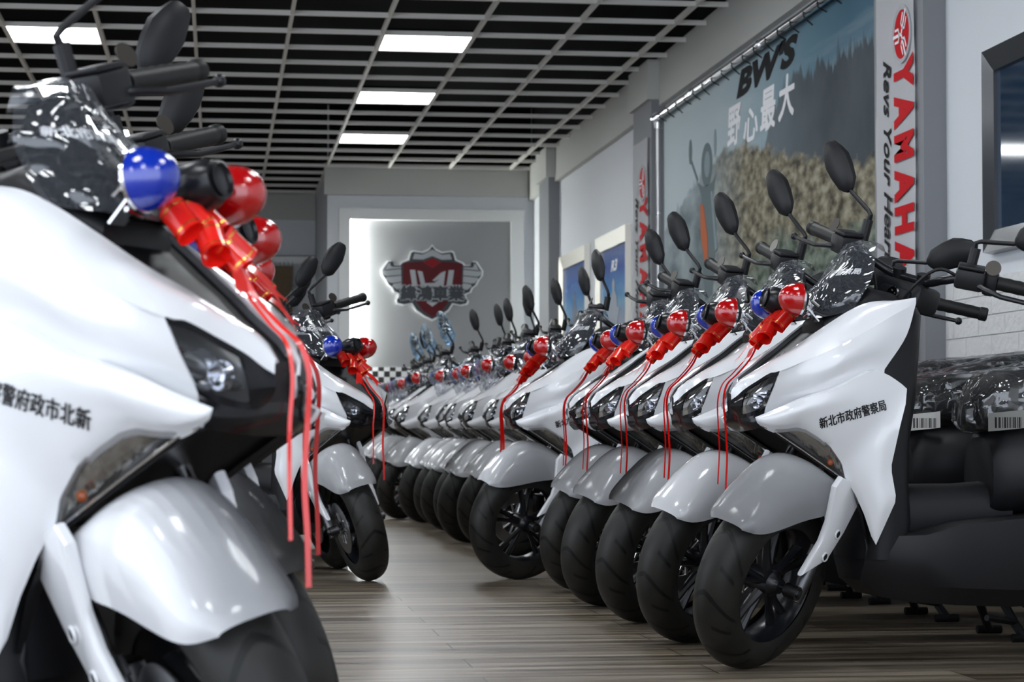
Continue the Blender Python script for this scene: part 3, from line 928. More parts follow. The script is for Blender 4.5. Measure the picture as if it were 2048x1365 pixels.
# headlights: black bezel in front, clear lens with reflector behind
LOWH = [(.036, .030, .692), (.034, .060, .682), (.025, .095, .683), (.008, .122, .690), (-.013, .138, .703)]
def hl_grid(d=0):
    a = crs([V(p) + V((-d, -d * .6, -d * .6)) for p in BROW], 24); c = crs([V(p) + V((-d, -d * .6, d * .6)) for p in LOWH], 24)
    return loft([a, bulge(a, c, .5, (.010, .006, 0)), c], 24, 10)
def headlamp(i0, i1, d=0, j0=0, j1=10):
    G = hl_grid(d); return [r[i0:i1] for r in G[j0:j1]]
hls = pair(lambda: (lambda b: (b.grid(headlamp(0, 9)), b.grid(headlamp(8, 24, 0, 8, 10)), b.grid(headlamp(8, 24, 0, 0, 2)), b)[-1])(MB()), 'headlight', 'gloss')
for s_, h in zip((1, -1), hls):
    def fl(b): return b if s_ > 0 else b.flip()
    b = MB(); b.grid(headlamp(7, 24, .002)); part(fl(b), 'headlight_lens', 'lens', h)
    b = MB(); b.grid(headlamp(4, 24, .045)); part(fl(b), 'headlight_housing', 'glass_dark', h)
    b = MB(); b.lathe([(.004, -.020), (.018, -.012), (.028, .004), (.031, .016)], 20, (-.035, .112, .735), (.75, .6, 0)); b.lathe([(.003, -.012), (.014, -.008), (.022, .006)], 16, (-.012, .085, .728), (.85, .45, 0)); part(fl(b), 'reflector', 'chrome', h)

# chin, centre strip and deck, under-tray
def across(rowL, bul=(0, 0, 0), n=7):
    return [crs([V(p), (V(p) + V((p[0], -p[1], p[2]))) / 2 + V(bul), V((p[0], -p[1], p[2]))], n) for p in rowL]
b = MB(); G = across([V(p) + V((-.011, .004, -.013)) for p in crs(TOP, 24)], (0, 0, .002), 9); b.grid(G)
b.grid(across([V((.038, .030, .750)), V((.038, .034, .72)), V((.034, .034, .688))], (.0, 0, 0), 9))
part(b, 'centre_strip', 'black', recalc=False)
b = MB()
chin0 = [V(p) for p in LOWH]
chin1 = crs([(.016, .030, .645), (.014, .075, .648), (.006, .115, .652), (-.003, .14, .658), (-.012, .152, .667)], 5)
rows = []
for R_ in (chin0, [a.lerp(c, .5) + V((.006, .002, 0)) for a, c in zip(chin0, chin1)], chin1):
    full = list(R_) ; rows.append([V((p.x, -p.y, p.z)) for p in reversed(full)] + full)
b.grid(loft(rows, 36, 8))
part(b, 'chin', 'gloss', recalc=False)
b = MB()
LN = [(.0, .147, .660), (-.03, .143, .652), (-.12, .143, .594), (-.232, .143, .518)]
G = across(LN, (0.0, 0, .035), 13)
b.grid(G); 
LN2 = [(p[0], p[1] * 1.0, p[2] + .012) for p in LN]
for s_ in (1, -1):
    b.grid([[V((p[0], s_ * p[1], p[2])) for p in LN], [V((p[0] + .004, s_ * (p[1] - .004), p[2] - .006)) for p in LN], [V((p[0], s_ * (p[1] - .02), p[2] - .004)) for p in LN]])
G = across([(-.232, .143, .518), (-.262, .142, .475), (-.285, .145, .42), (-.30, .148, .34)], (-.02, 0, 0), 9); b.grid(G)
part(b, 'under_tray', 'black')

# turn signals along the front edge of the side panels
def ts_rows(d=0):
    lo = pl([V(p) for p in LN], 24)
    hi = pl([V((p[0], p[1] - .004, p[2])) for p in FE[1:10]], 24)
    off = V((-d * .6, -d, 0))
    return [[p + off for p in lo], [p.lerp(q, .5) + V((.004, .004, 0)) + off for p, q in zip(lo, hi)], [p + off for p in hi]]
tss = pair(lambda: (lambda b: (b.grid(loft(ts_rows(), 24, 6)), b)[-1])(MB()), 'turn_signal', 'lens_smoke')
for s_, h in zip((1, -1), tss):
    def fl(b): return b if s_ > 0 else b.flip()
    b = MB(); b.grid(loft(ts_rows(.022), 24, 4)); part(fl(b), 'reflector', 'silver', h)
    b = MB(); b.ball((-.194, .146, .562), .0075, (1.2, .8, 1.2), 2); part(fl(b), 'bulb', 'amber', h)
    b = MB(); b.tube([V(p) + V((.001, .003, -.001)) for p in LN], .0022, 6); part(fl(b), 'chrome_edge', 'chrome', h)

# windscreen, lettering and plastic wrap
def scr_rows(o=0, t=0):
    def row(zc, xc, hw, xe, ze):
        return [(xe, -hw - o, ze), (xc - (xc - xe) * .28 + o, -hw * .62, zc + (ze - zc) * .28), (xc + o, 0, zc), (xc - (xc - xe) * .28 + o, hw * .62, zc + (ze - zc) * .28), (xe, hw + o, ze)]
    return [row(.945, -.138, .130, -.255, .970), row(1.0, -.185, .128, -.290, 1.018), row(1.065, -.245, .112, -.325, 1.068), row(1.142 + t, -.325, .058 + t * .4, -.352, 1.128 + t)]
Gs = loft(scr_rows(), 21, 14)
b = MB(); b.grid(Gs, .004); ws = part(b, 'windscreen', 'gloss', recalc=True)
sf = surf(Gs)
tb = text_bm('新北市政府警察局', .026, bold=.0006, sub=1)
xs = [v_.co.x for v_ in tb.bm.verts]; ww = max(xs) - min(xs)
for v_ in tb.bm.verts:
    u = .5 + v_.co.x / ww * .80 ; vv = .66 + v_.co.y / .25
    p = sf(1 - u if False else u, vv)
    nrm = (sf(u + .01, vv) - sf(u - .01, vv)).cross(sf(u, vv + .01) - sf(u, vv - .01)).normalized()
    if nrm.x < 0: nrm = -nrm
    v_.co = p + nrm * (.0045 + v_.co.z)
part(tb, 'lettering', 'letter_white', ws, smooth=False)
b = MB(); Gw = loft(scr_rows(.020, .022), 41, 30); b.grid(Gw)
q = [V(p) for p in Gw[-1]]
b.grid([q, [p + V((-.03, -p.y * .35, .008)) for p in q], [p + V((-.05, -p.y * .5, -.03)) for p in q]])
b.noise(.012, 9, 2)
part(b, 'plastic_wrap', 'film', ws, ang=25)

# beacons and siren horn on brackets
def dome(c, r, ln):
    b = MB(); prof = [(r * math.sin(t), ln * math.cos(t)) for t in [math.pi / 2 * k / 12 for k in range(13)]]
    prof[0] = (.0001, ln)
    b.lathe(prof, 28, c, (.99, 0, .13)); return b
for s_, mt_, nm in ((1, 'red_lens', 'red_beacon'), (-1, 'blue_lens', 'blue_beacon')):
    c = V((-.118, s_ * .119, 1.001)); ax_ = V((.99, 0, .13)).normalized()
    o = part(dome(c, .046, .058), nm, mt_)
    o['label'] = 'red dome beacon light' if s_ > 0 else 'blue dome beacon light'
    b = MB(); b.lathe([(.044, -.005), (.0475, -.005), (.0475, .001), (.0455, .001)], 28, c, ax_, closed=True); part(b, 'beacon_rim', 'chrome', o)
    b = MB(); b.lathe([(.0001, -.022), (.022, -.020), (.042, -.004), (.0001, -.004)], 24, c, ax_); part(b, 'beacon_base', 'black', o)
b = MB(); b.lathe([(.0001, .05), (.018, .050), (.030, .044), (.037, .03), (.038, .0), (.034, -.022), (.018, -.034), (.0001, -.036)], 28, (-.108, 0, 1.0), (.97, 0, .24))
b.lathe([(.0001, .046), (.02, .046), (.024, .052), (.028, .05)], 24, (-.106, 0, 1.0), (.97, 0, .24))
part(b, 'siren_horn', 'satin')
def brk():
    b = MB(); rt = Matrix.Rotation(R(-48), 3, 'Y')
    b.box((-.185, .072, .958), (-.140, .110, .962), rot=rt)
    b.box((-.20, .05, .985), (-.13, .054, 1.005), .002, rot=rt)
    b.tube([(-.165, .09, .965), (-.14, .095, .985)], .006, 8); b.tube([(-.185, .085, .985), (-.165, .088, 1.0)], .005, 8); b.tube([(-.15, .07, .955), (-.148, .11, .962)], .004, 8)
    return b
pair(brk, 'bracket', 'chrome')
b = MB(); b.box((-.145, -.13, .985), (-.138, .13, 1.0), .002); part(b, 'bracket_bar', 'steel')

# front fender with legs, turns with the wheel
CC = [(.190, .445), (.177, .469), (.140, .512), (.105, .548), (.055, .584), (.005, .603), (-.05, .603), (-.10, .588), (-.145, .558)]
EE = [(.184, .052, .435), (.154, .079, .429), (.116, .090, .430), (.052, .095, .438), (.0, .099, .447), (-.05, .103, .453), (-.092, .107, .456), (-.13, .118, .472), (-.195, .125, .500)]
cc = crs([V((x, 0, z)) for x, z in CC], 26); ee = crs(EE, 26)
b = MB(); G = []
for k in range(21):
    t = math.pi / 2 * (k - 10) / 10
    s_, c_ = math.sin(t), math.cos(t)
    f_ = 1 - abs(c_) ** .85
    G.append([V((c.x + (e.x - c.x) * f_, e.y * math.copysign(abs(s_) ** .88, s_), c.z + (e.z - c.z) * f_)) for c, e in zip(cc, ee)])
b.grid(G, .004)
fnd = part(b, 'front_fender', 'white', turn=True, recalc=True, ang=50)
LEG = [(-.098, .545), (-.118, .572), (-.158, .556), (-.208, .497), (-.165, .41), (-.118, .338), (-.026, .300), (-.050, .34), (-.082, .392), (-.096, .445)]
def leg_y(x): return .022 * min(1, max(0, (-x - .03) / .17))
def legp():
    b = MB(); b.prism(LEG, .102, .122, 'y', .006)
    for v_ in b.bm.verts: v_.co.y += leg_y(v_.co.x)
    return b
for s_ in (1, -1):
    b = legp(); b = b if s_ > 0 else b.flip()
    lg = part(b, 'fender_leg', 'white', fnd, ang=25)
    for hx, hz in ((-.139, .409), (-.104, .348)):
        d = MB(); d.lathe([(.009, -.001), (.0095, .0025), (.013, .0025), (.0145, -.001)], 18, (hx, .1225 + leg_y(hx), hz), (0, 1, 0)); 
        d = d if s_ > 0 else d.flip(); part(d, 'bolt_recess', 'white', fnd)
        d = MB(); d.lathe([(.0001, .0008), (.0095, .0008)], 18, (hx, .1225 + leg_y(hx), hz), (0, 1, 0)); d = d if s_ > 0 else d.flip(); part(d, 'bolt_hole', 'black', fnd)  # black disc standing in for the shade inside the hole
# fork, wheel
def fork():
    b = MB(); f0 = V((-.036, .106, .222))
    b.tube([f0, f0 + SAX * .06, f0 + SAX * .15], [.019, .021, .021], 14); b.tube([f0 + SAX * .065, f0 + SAX * .072], .0225, 14); b.tube([f0 + SAX * .13, f0 + SAX * .16], .024, 14)
    b.tube([V((-.02, .085, .252)), V((-.02, .124, .252))], .020, 12); b.tube([V((-.06, .106, .245)), V((-.075, .106, .24))], .008, 8)
    return b
for o_ in pair(fork, 'fork_leg', 'alu', turn=True):
    s_ = 1 if o_.name == 'fork_leg' else -1
    b = MB(); f0 = V((-.036, .106, .222)); b.tube([f0 + SAX * .15, f0 + SAX * .50], .015, 12); b = b if s_ > 0 else b.flip()
    part(b, 'fork_tube', 'chrome', o_)
b = MB(); f0 = V((-.040, 0, .228)) + SAX * .42; b.box(f0 - V((.03, .12, .015)), f0 + V((.03, .12, .02)), .01); b.tube([f0, f0 + SAX * .42], .022, 12)
part(b, 'fork_crown', 'black', turn=True)
def tire_bm(c, r, w_):
    prof = []
    for k in range(25):
        t = math.pi * (k / 24 - .5) * 1.28
        prof.append((r - .062 + .062 * math.copysign(abs(math.cos(t)) ** .9, math.cos(t)), w_ / 2 * math.sin(t) / max(math.sin(math.pi/2), 1) * (1 if abs(t) < 1.57 else 1)))
    b = MB(); b.lathe(prof, 72, c, (0, 1, 0), uv=True); return b
wh = part(tire_bm(AX, RW, .124), 'front_tire', 'tire', turn=True, ang=60)
def rim_bm(c, r, flipd=1):
    b = MB()
    b.lathe([(r - .062, -.048), (r - .082, -.046), (r - .092, -.03), (r - .100, 0), (r - .092, .03), (r - .082, .046), (r - .062, .048), (r - .066, .040), (r - .074, .034), (r - .084, 0), (r - .074, -.034), (r - .066, -.040)], 56, c, (0, 1, 0), closed=True)
    b.lathe([(.0001, -.062), (.020, -.062), (.024, -.05), (.034, -.04), (.036, .04), (.024, .052), (.020, .066), (.0001, .066)], 24, c, (0, 1, 0))
    for k in range(5):
        a = 2 * math.pi * k / 5 + .3
        for da in (-.16, .16):
            p0 = c + V((math.cos(a) * .028, .012, math.sin(a) * .028)); p1 = c + V((math.cos(a + da) * (r - .09), .004, math.sin(a + da) * (r - .09)))
            d_ = (p1 - p0).normalized(); s_ = V((0, 1, 0)); q_ = d_.cross(s_)
            secs = []
            for p, ws_, wq in ((p0, .017, .012), (p0.lerp(p1, .5), .011, .008), (p1, .016, .012)):
                secs.append([p + s_ * ws_ + q_ * wq * .4, p + s_ * ws_ * .4 + q_ * wq, p - s_ * ws_ * .4 + q_ * wq, p - s_ * ws_ + q_ * wq * .4, p - s_ * ws_ - q_ * wq * .4, p - s_ * ws_ * .4 - q_ * wq, p + s_ * ws_ * .4 - q_ * wq, p + s_ * ws_ - q_ * wq * .4])
            b.section_loft(secs)
    return b
part(rim_bm(AX, RW), 'front_rim', 'satin', turn=True, recalc=True)
b = MB(); b.lathe([(.066, -.070), (.112, -.070), (.112, -.066), (.066, -.066)], 40, AX, (0, 1, 0), closed=True)
for k in range(10):
    a = 2 * math.pi * k / 10; b.tube([AX + V((math.cos(a) * .03, -.064, math.sin(a) * .03)), AX + V((math.cos(a) * .07, -.068, math.sin(a) * .07))], .005, 6)
part(b, 'brake_disc', 'steel', turn=True)
b = MB(); b.box(AX + V((-.135, -.095, .02)), AX + V((-.085, -.05, .10)), .01); part(b, 'brake_caliper', 'alu', turn=True)
b = MB(); b.tube([AX + V((0, -.135, 0)), AX + V((0, .132, 0))], .007, 12); b.tube([AX + V((0, .122, 0)), AX + V((0, .129, 0))], .012, 6); b.tube([AX + V((0, -.131, 0)), AX + V((0, -.122, 0))], .012, 6)
part(b, 'axle', 'alu', turn=True)

# handlebar group
BARC = V((-.43, 0, 1.05))
GI, GE = V((-.484, .263, 1.123)), V((-.600, .430, 1.112))
def halfbar():
    return [V((-.475, .0, 1.072)), V((-.472, .055, 1.073)), V((-.448, .12, 1.098)), V((-.455, .19, 1.120)), GI, GI.lerp(GE, .4)]
b = MB(); hb = halfbar(); full = [V((p.x, -p.y, p.z)) for p in reversed(hb)] + hb[1:]
b.tube(full, .0125, 12, smooth=40); part(b, 'handlebar', 'satin', turn=True)
def grip():
    b = MB(); n_ = 14; P = [GI.lerp(GE, k / n_) for k in range(n_ + 1)]
    b.tube(P, [.0195] + [.0185 + .0012 * (k % 2) for k in range(n_ - 1)] + [.0185], 16)
    d = (GE - GI).normalized(); b.tube([GE - d * .004, GE + d * .004, GE + d * .022, GE + d * .026], [.016, .021, .021, .017], 16)
    return b
pair(grip, 'grip', 'rubber', turn=True)
LB = V((-.502, .430, 1.093))
def lever():
    b = MB(); P = [V((-.432, .235, 1.112)), V((-.424, .262, 1.108)), V((-.438, .31, 1.098)), V((-.468, .375, 1.095)), LB]
    b.tube(P, [.010, .0085, .007, .0065, .0055], 10, smooth=0); b.ball(LB, .0115, sub=2); return b
pair(lever, 'brake_lever', 'satin', turn=True)
def resv():
    b = MB(); rt = Matrix.Rotation(R(30), 3, 'Z')
    b.box((-.475, .165, 1.095), (-.405, .245, 1.150), .010, rot=rt)
    b.box((-.472, .168, 1.150), (-.408, .240, 1.160), .004, rot=rt)
    b.box((-.505, .225, 1.085), (-.455, .265, 1.155), .012, rot=rt)
    b.tube([V((-.478, .178, 1.14)), V((-.486, .178, 1.20))], .014, 10)
    b.tube([V((-.462, .20, 1.10)), V((-.42, .12, 1.13)), V((-.39, .06, 1.06)), V((-.39, .03, .98))], .005, 6, smooth=16)
    return b
for o_ in pair(resv, 'brake_reservoir', 'black', turn=True):
    s_ = 1 if o_.name == 'brake_reservoir' else -1
    b = MB(); b.lathe([(.0001, 0), (.018, 0), (.021, .002), (.021, .004), (.0001, .004)], 20, (-.452, s_ * .262, 1.165), (.8, s_ * .4, .35)); part(b, 'lever_tag', 'tag', o_)
def mirror():
    b = MB(); base = V((-.508, .275, 1.238)); d = V((-.02, .150, .085)).normalized()
    b.tube([V((-.487, .175, 1.19)), V((-.484, .176, 1.215)), V((-.486, .19, 1.222)), base, base + d * .02], [.008, .0068, .0065, .0065, .009], 10)
    fw = (V((1, 0, 0)) - d * d.x).normalized(); up = d.cross(fw)
    if up.z < 0: up = -up
    secs = []
    for s_, wu, wf, sh in ((0, .013, .010, 0), (.008, .022, .014, .0), (.022, .034, .020, .001), (.06, .042, .024, .003), (.098, .045, .024, .004), (.128, .037, .018, .003), (.156, .026, .011, .001), (.166, .015, .005, 0)):
        c = base + d * (.008 + s_) + up * sh
        ring = []
        for k in range(12):
            t = 2 * math.pi * k / 12
            cf = math.cos(t); cu = math.sin(t)
            ring.append(c + fw * (wf * cf if cf > 0 else wf * .35 * cf) + up * wu * math.copysign(abs(cu) ** .8, cu))
        secs.append(ring)
    b.section_loft(secs); return b, base, d, fw, up
for s_ in (1, -1):
    b, base, d, fw, up = mirror()
    g = MB(); c = base + d * .09 - fw * .0088
    ring = [c + d * (.062 * math.cos(2*math.pi*k/20)) + up * (.036 * math.sin(2*math.pi*k/20) + .003) for k in range(20)]
    g.bm.faces.new([g.bm.verts.new(p) for p in ring])
    bag = MB(); cb = base + d * .075
    vs = bag.ball((0, 0, 0), 1, sub=4)
    for v_ in vs:
        p = v_.co.copy(); r_ = 1.0 + .25 * max(0, -p.x)
        v_.co = cb + d * (p.x * .145 - .02) + up * p.y * .062 * r_ + fw * p.z * .036 * r_
    bag.noise(.012, 16, 3); bag.noise(.006, 45, 1)
    if s_ < 0: b.flip(); g.flip(); bag.flip()
    o_ = part(b, 'mirror', 'black', turn=True, ang=28)
    part(g, 'mirror_glass', 'mirror', o_)
    part(bag, 'mirror_bag', 'film_blue', o_)
b = MB(); rt = Matrix.Rotation(R(-12), 3, 'Y')
b.box((-.53, -.078, .985), (-.41, .078, 1.062), .018, rot=rt); b.box((-.455, -.055, .975), (-.395, .055, 1.05), .016, rot=rt)
dash = part(b, 'handlebar_cover', 'black', turn=True)
pair(lambda: MB().tube([(-.482, .040, 1.04), (-.474, .040, 1.094)], .019, 14), 'bar_clamp', 'black', turn=True)
b = MB(); b.lathe([(.0001, .004), (.016, .004), (.019, .0)], 20, (-.398, 0, 1.036), (1, 0, .3)); part(b, 'emblem', 'chrome', dash)
b = MB()
for k in range(3):
    a = 2 * math.pi * k / 3; q = V((-.394, math.cos(a) * .007, 1.037 + math.sin(a) * .007)); b.box(q - V((.001, .002, .002)), q + V((.001, .002, .002)))
part(b, 'emblem_mark', 'letter_black', dash)
# instrument binnacle between screen and bar
b = MB(); b.section_loft([sec(-.20, 0, .93, .09, .03), sec(-.26, 0, .965, .115, .05), sec(-.33, 0, .985, .13, .06), sec(-.40, 0, .975, .13, .055), sec(-.43, 0, .96, .11, .04)]); part(b, 'instrument_panel', 'black', recalc=True)

# inner leg shield, floor, under-seat body, seat, tail
def zsec(z, xa, xb, hw, n=24, p=3.2):
    out = []
    for k in range(n):
        t = 2 * math.pi * k / n; c_, s_ = math.cos(t), math.sin(t)
        out.append(V(((xa + xb) / 2 + (xb - xa) / 2 * math.copysign(abs(c_) ** (2/p), c_), hw * math.copysign(abs(s_) ** (2/p), s_), z)))
    return out
b = MB(); b.section_loft([zsec(.30, -.43, -.29, .16), zsec(.40, -.440, -.29, .172), zsec(.50, -.435, -.27, .176), zsec(.62, -.44, -.25, .178), zsec(.74, -.465, -.22, .170), zsec(.80, -.472, -.25, .158), zsec(.88, -.478, -.30, .150), zsec(.96, -.485, -.33, .142), zsec(.985, -.475, -.35, .125)])
part(b, 'leg_shield', 'black', recalc=True, ang=40)
b = MB()
secs = []
for x, hw, z0, z1 in ((-.30, .13, .24, .36), (-.36, .165, .195, .37), (-.45, .190, .180, .372), (-.56, .200, .172, .400), (-.72, .205, .165, .415), (-.86, .20, .17, .425), (-.98, .18, .20, .43), (-1.06, .16, .25, .42)):
    secs.append([V((x, -hw * .62, z0)), V((x, -hw * .9, z0 + .05)), V((x, -hw, (z0 + z1) / 2 + .03)), V((x, -hw * .97, z1 - .006)), V((x, -hw * .9, z1)), V((x, -hw * .4, z1 - .002)), V((x, hw * .4, z1 - .002)), V((x, hw * .9, z1)), V((x, hw * .97, z1 - .006)), V((x, hw, (z0 + z1) / 2 + .03)), V((x, hw * .9, z0 + .05)), V((x, hw * .62, z0))])
b.section_loft(secs); part(b, 'floorboard', 'black', recalc=True, ang=30)
b = MB(); b.section_loft([sec(-.36, 0, .37, .06, .10), sec(-.46, 0, .41, .065, .09), sec(-.60, 0, .42, .07, .08), sec(-.75, 0, .43, .08, .08)]); part(b, 'centre_tunnel', 'black', recalc=True)
b = MB(); b.section_loft([sec(-.685, 0, .52, .10, .11), sec(-.72, 0, .54, .135, .13), sec(-.85, 0, .55, .16, .13), sec(-1.05, 0, .57, .175, .13), sec(-1.30, 0, .63, .175, .12), sec(-1.55, 0, .71, .14, .09), sec(-1.72, 0, .76, .09, .05), sec(-1.78, 0, .775, .05, .025)]); part(b, 'tail_body', 'black', recalc=True, ang=40)
seat_s = [sec(-.640, 0, .690, .05, .030), sec(-.655, 0, .70, .085, .055), sec(-.70, 0, .725, .115, .082), sec(-.80, 0, .735, .14, .085), sec(-.98, 0, .745, .155, .080), sec(-1.10, 0, .77, .155, .085), sec(-1.25, 0, .815, .145, .085), sec(-1.45, 0, .845, .13, .075), sec(-1.58, 0, .855, .10, .05), sec(-1.62, 0, .855, .06, .02)]
b = MB(); b.section_loft(seat_s); seat = part(b, 'seat', 'rubber', recalc=True, ang=50)
b = MB(); ss = []
cen = [V((s_[0].x, 0, (max(p.z for p in s_) + min(p.z for p in s_)) / 2)) for s_ in seat_s]
for i in range(40):
    f_ = i / 39 * (len(seat_s) - 1); k = min(int(f_), len(seat_s) - 2); f_ -= k
    c_ = cen[k].lerp(cen[k + 1], f_)
    ss.append([c_ + (seat_s[k][j].lerp(seat_s[k+1][j], f_) - c_) * 1.07 + V((.012 if i == 0 else 0, 0, .003)) for j in range(20)])
b.section_loft(ss); b.bm.normal_update(); b.noise(.012, 18, 1); b.noise(.006, 50, 4)
part(b, 'plastic_wrap', 'film_seat', seat, recalc=True, ang=20)
M['barcode'] = pbr('barcode_label', (.7, .69, .66), .6)
def bar_mat():
    m = M['barcode']; n, l = m.node_tree.nodes, m.node_tree.links
    tc = n.new('ShaderNodeTexCoord'); wv = n.new('ShaderNodeTexNoise'); wv.inputs['Scale'].default_value = 1; wv.inputs['Detail'].default_value = 1
    mp = n.new('ShaderNodeMapping'); mp.inputs['Scale'].default_value = (260, 0, 0); l.new(tc.outputs['Object'], mp.inputs[0]); l.new(mp.outputs[0], wv.inputs['Vector'])
    st = n.new('ShaderNodeMath'); st.operation = 'GREATER_THAN'; st.inputs[1].default_value = .5; l.new(wv.outputs[0], st.inputs[0])
    sp = n.new('ShaderNodeSeparateXYZ'); l.new(tc.outputs['Generated'], sp.inputs[0])
    def cmp_(s_, op, v_):
        x = n.new('ShaderNodeMath'); x.operation = op; l.new(s_, x.inputs[0]); x.inputs[1].default_value = v_; return x.outputs[0]
    def mul(a, c):
        x = n.new('ShaderNodeMath'); x.operation = 'MULTIPLY'; l.new(a, x.inputs[0]); l.new(c, x.inputs[1]); return x.outputs[0]
    f_ = mul(mul(cmp_(sp.outputs[2], 'GREATER_THAN', .15), cmp_(sp.outputs[2], 'LESS_THAN', .65)), mul(cmp_(sp.outputs[0], 'GREATER_THAN', .12), cmp_(sp.outputs[0], 'LESS_THAN', .88)))
    f_ = mul(f_, st.outputs[0])
    mx = n.new('ShaderNodeMixRGB'); l.new(f_, mx.inputs[0]); mx.inputs[1].default_value = (.70, .69, .66, 1); mx.inputs[2].default_value = (.03, .03, .03, 1)
    l.new(mx.outputs[0], n['Principled BSDF'].inputs['Base Color'])
bar_mat()
b = MB(); G = [[V((-.668 - .085 * i / 6, .105 + .055 * (1 - (1 - i / 6) ** 2), .645 + .05 * j + .010 * i / 6)) for i in range(7)] for j in range(2)]
b.grid(G, .001); lb = part(b, 'paper_label', 'barcode', seat); lb['label'] = 'white barcode label'
b = MB(); b.section_loft([sec(-1.70, 0, .735, .08, .03), sec(-1.79, 0, .75, .06, .022)]); tl = part(b, 'tail_light', M['red_lens'], recalc=True)
b = MB()
for s_ in (1, -1): b.tube([(-1.30, s_ * .15, .86), (-1.55, s_ * .15, .90), (-1.68, s_ * .09, .90), (-1.70, 0, .90)], .013, 10, smooth=16)
part(b, 'grab_rail', 'black')
AR = V((-1.48, 0, .262))
part(tire_bm(AR, .262, .135), 'rear_tire', 'tire', ang=60)
part(rim_bm(AR, .262), 'rear_rim', 'satin', recalc=True)
b = MB(); b.section_loft([sec(-.95, .05, .30, .10, .10), sec(-1.10, .08, .29, .11, .11), sec(-1.30, .12, .28, .05, .09), sec(-1.52, .12, .265, .045, .075), sec(-1.60, .12, .26, .03, .05)]); part(b, 'engine_case', 'alu', recalc=True)
b = MB(); b.tube([(-1.05, -.10, .26), (-1.2, -.15, .27), (-1.35, -.16, .29)], .022, 12); b.tube([(-1.30, -.165, .285), (-1.36, -.165, .29), (-1.66, -.17, .36), (-1.70, -.17, .37)], [.035, .055, .055, .035], 18); part(b, 'muffler', 'black')
b = MB(); b.grid([[V((-1.48 + .31 * math.cos(t), y, .262 + .31 * math.sin(t))) for t in [R(60 + 95 * k / 12) for k in range(13)]] for y in (-.075, -.04, 0, .04, .075)], .004); part(b, 'rear_fender', 'black', recalc=True)
b = MB()
for s_ in (1, -1):
    b.tube([(-1.40, s_ * .15, .31), (-1.30, s_ * .15, .60)], .012, 8); b.tube([(-1.385, s_ * .15, .36), (-1.315, s_ * .15, .56)], .030, 12)
part(b, 'rear_shock', 'black')
b = MB()
for s_ in (1, -1):
    b.tube([(-.92, s_ * .08, .22), (-1.0, s_ * .13, .05), (-1.02, s_ * .15, .014)], .014, 8); b.tube([(-.98, s_ * .15, .013), (-1.06, s_ * .15, .013)], .013, 8)
b.tube([(-.97, -.12, .12), (-.97, .12, .12)], .012, 8); b.tube([(-1.0, .13, .06), (-.88, .20, .08)], .010, 8)
part(b, 'centre_stand', 'black')
def pegs():
    b = MB(); b.tube([(-.93, .17, .30), (-.93, .27, .29)], .017, 10); b.lathe([(.0001, 0), (.055, 0), (.05, .02), (.02, .03), (.0001, .03)], 22, (-.85, .175, .27), (0, 1, 0)); return b
pair(pegs, 'foot_peg', 'black')
# clear bag pulled over the beacons (kept only on the scooters that have one)
b = MB(); vs = b.ball((0, 0, 0), 1, sub=4)
for v_ in vs:
    p = v_.co.copy(); v_.co = V((-.110 + p.x * .066, p.y * .165 * (1 - .15 * max(0, p.z)), .990 + p.z * .066 - .05 * max(0, -p.z) ** 2))
b.noise(.030, 11, 7); b.noise(.012, 34, 2)
part(b, 'beacon_bag', 'film_bag', ang=20)

for nm, lst in list(KIDS.items()):
    for o in lst:
        if o.get('turns'): pass

def place(o, X, Y, deg, delta, label, group, tilt=0):
    o.location = (X, Y, 0); o.rotation_euler = (0, 0, R(deg))
    o['label'] = label; o['category'] = 'scooter'; o['group'] = group
    S = steer(R(delta))
    for c in o.children:
        if c.get('turns'):
            if c.name.split('.')[0] == 'mirror':              # the mirrors were nudged: inner one flat, outer one steep
                sd = 1 if c.data.vertices[0].co.y > 0 else -1
                far = (delta > 0) != (sd > 0)
                m_ = Matrix.Translation((-.487, sd * .175, 1.20))
                c.matrix_basis = S @ m_ @ Matrix.Rotation(R((13 if far else -2) * sd), 4, 'X') @ m_.inverted()
            else:
                c.matrix_basis = S
    return o

# ------------------------------------------------------------------ red bow (origin at its knot)
bow = thing('ribbon_bow', '', 'bow')
def bpart(mb, name, mat, parent=None, **k):
    o = mb.build(name, mat, parent or bow, **k); KIDS.setdefault((parent or bow).name, []).append(o); return o
def strip(P, wdir, wid, th=.0012):
    """ribbon along P, its width along wdir"""
    b = MB(); wd = V(wdir).normalized() * wid / 2
    b.grid([[p - wd for p in P], [p - wd * .3 for p in P], [p + wd * .3 for p in P], [p + wd for p in P]], th); return b
random.seed(4)
KN = V((-.086, 0, .914))
AXB, NRM, SIDE = V((-.70, 0, .71)), V((.71, 0, .70)), V((0, 1, 0))   # ribbon width runs down the nose
def loop_part(c, rs, rn, ln, skew, roll):
    """one rolled ribbon loop: an open elliptic cylinder with foil lines near both ends"""
    rt = Matrix.Rotation(R(skew), 3, NRM) @ Matrix.Rotation(R(roll), 3, SIDE)
    a, s_, q = rt @ AXB, rt @ SIDE, rt @ NRM
    def ring(f, k): return [V(c) + a * f + s_ * rs * k * math.cos(2*math.pi*i/20) + q * (rn * k * math.sin(2*math.pi*i/20)) for i in range(20)]
    b = MB(); b.grid([ring(-ln / 2, 1.06), ring(-ln / 6, 1.0), ring(ln / 6, 1.0), ring(ln / 2, 1.04)], .0012, closed_u=True)
    o = bpart(b, 'loop', 'ribbon', recalc=True)
    for f in (-.36, .36):
        b = MB(); b.grid([ring(ln * f - .0012, 1.05), ring(ln * f + .0012, 1.05)], .0006, closed_u=True); bpart(b, 'foil_line', 'gold', o, recalc=True)
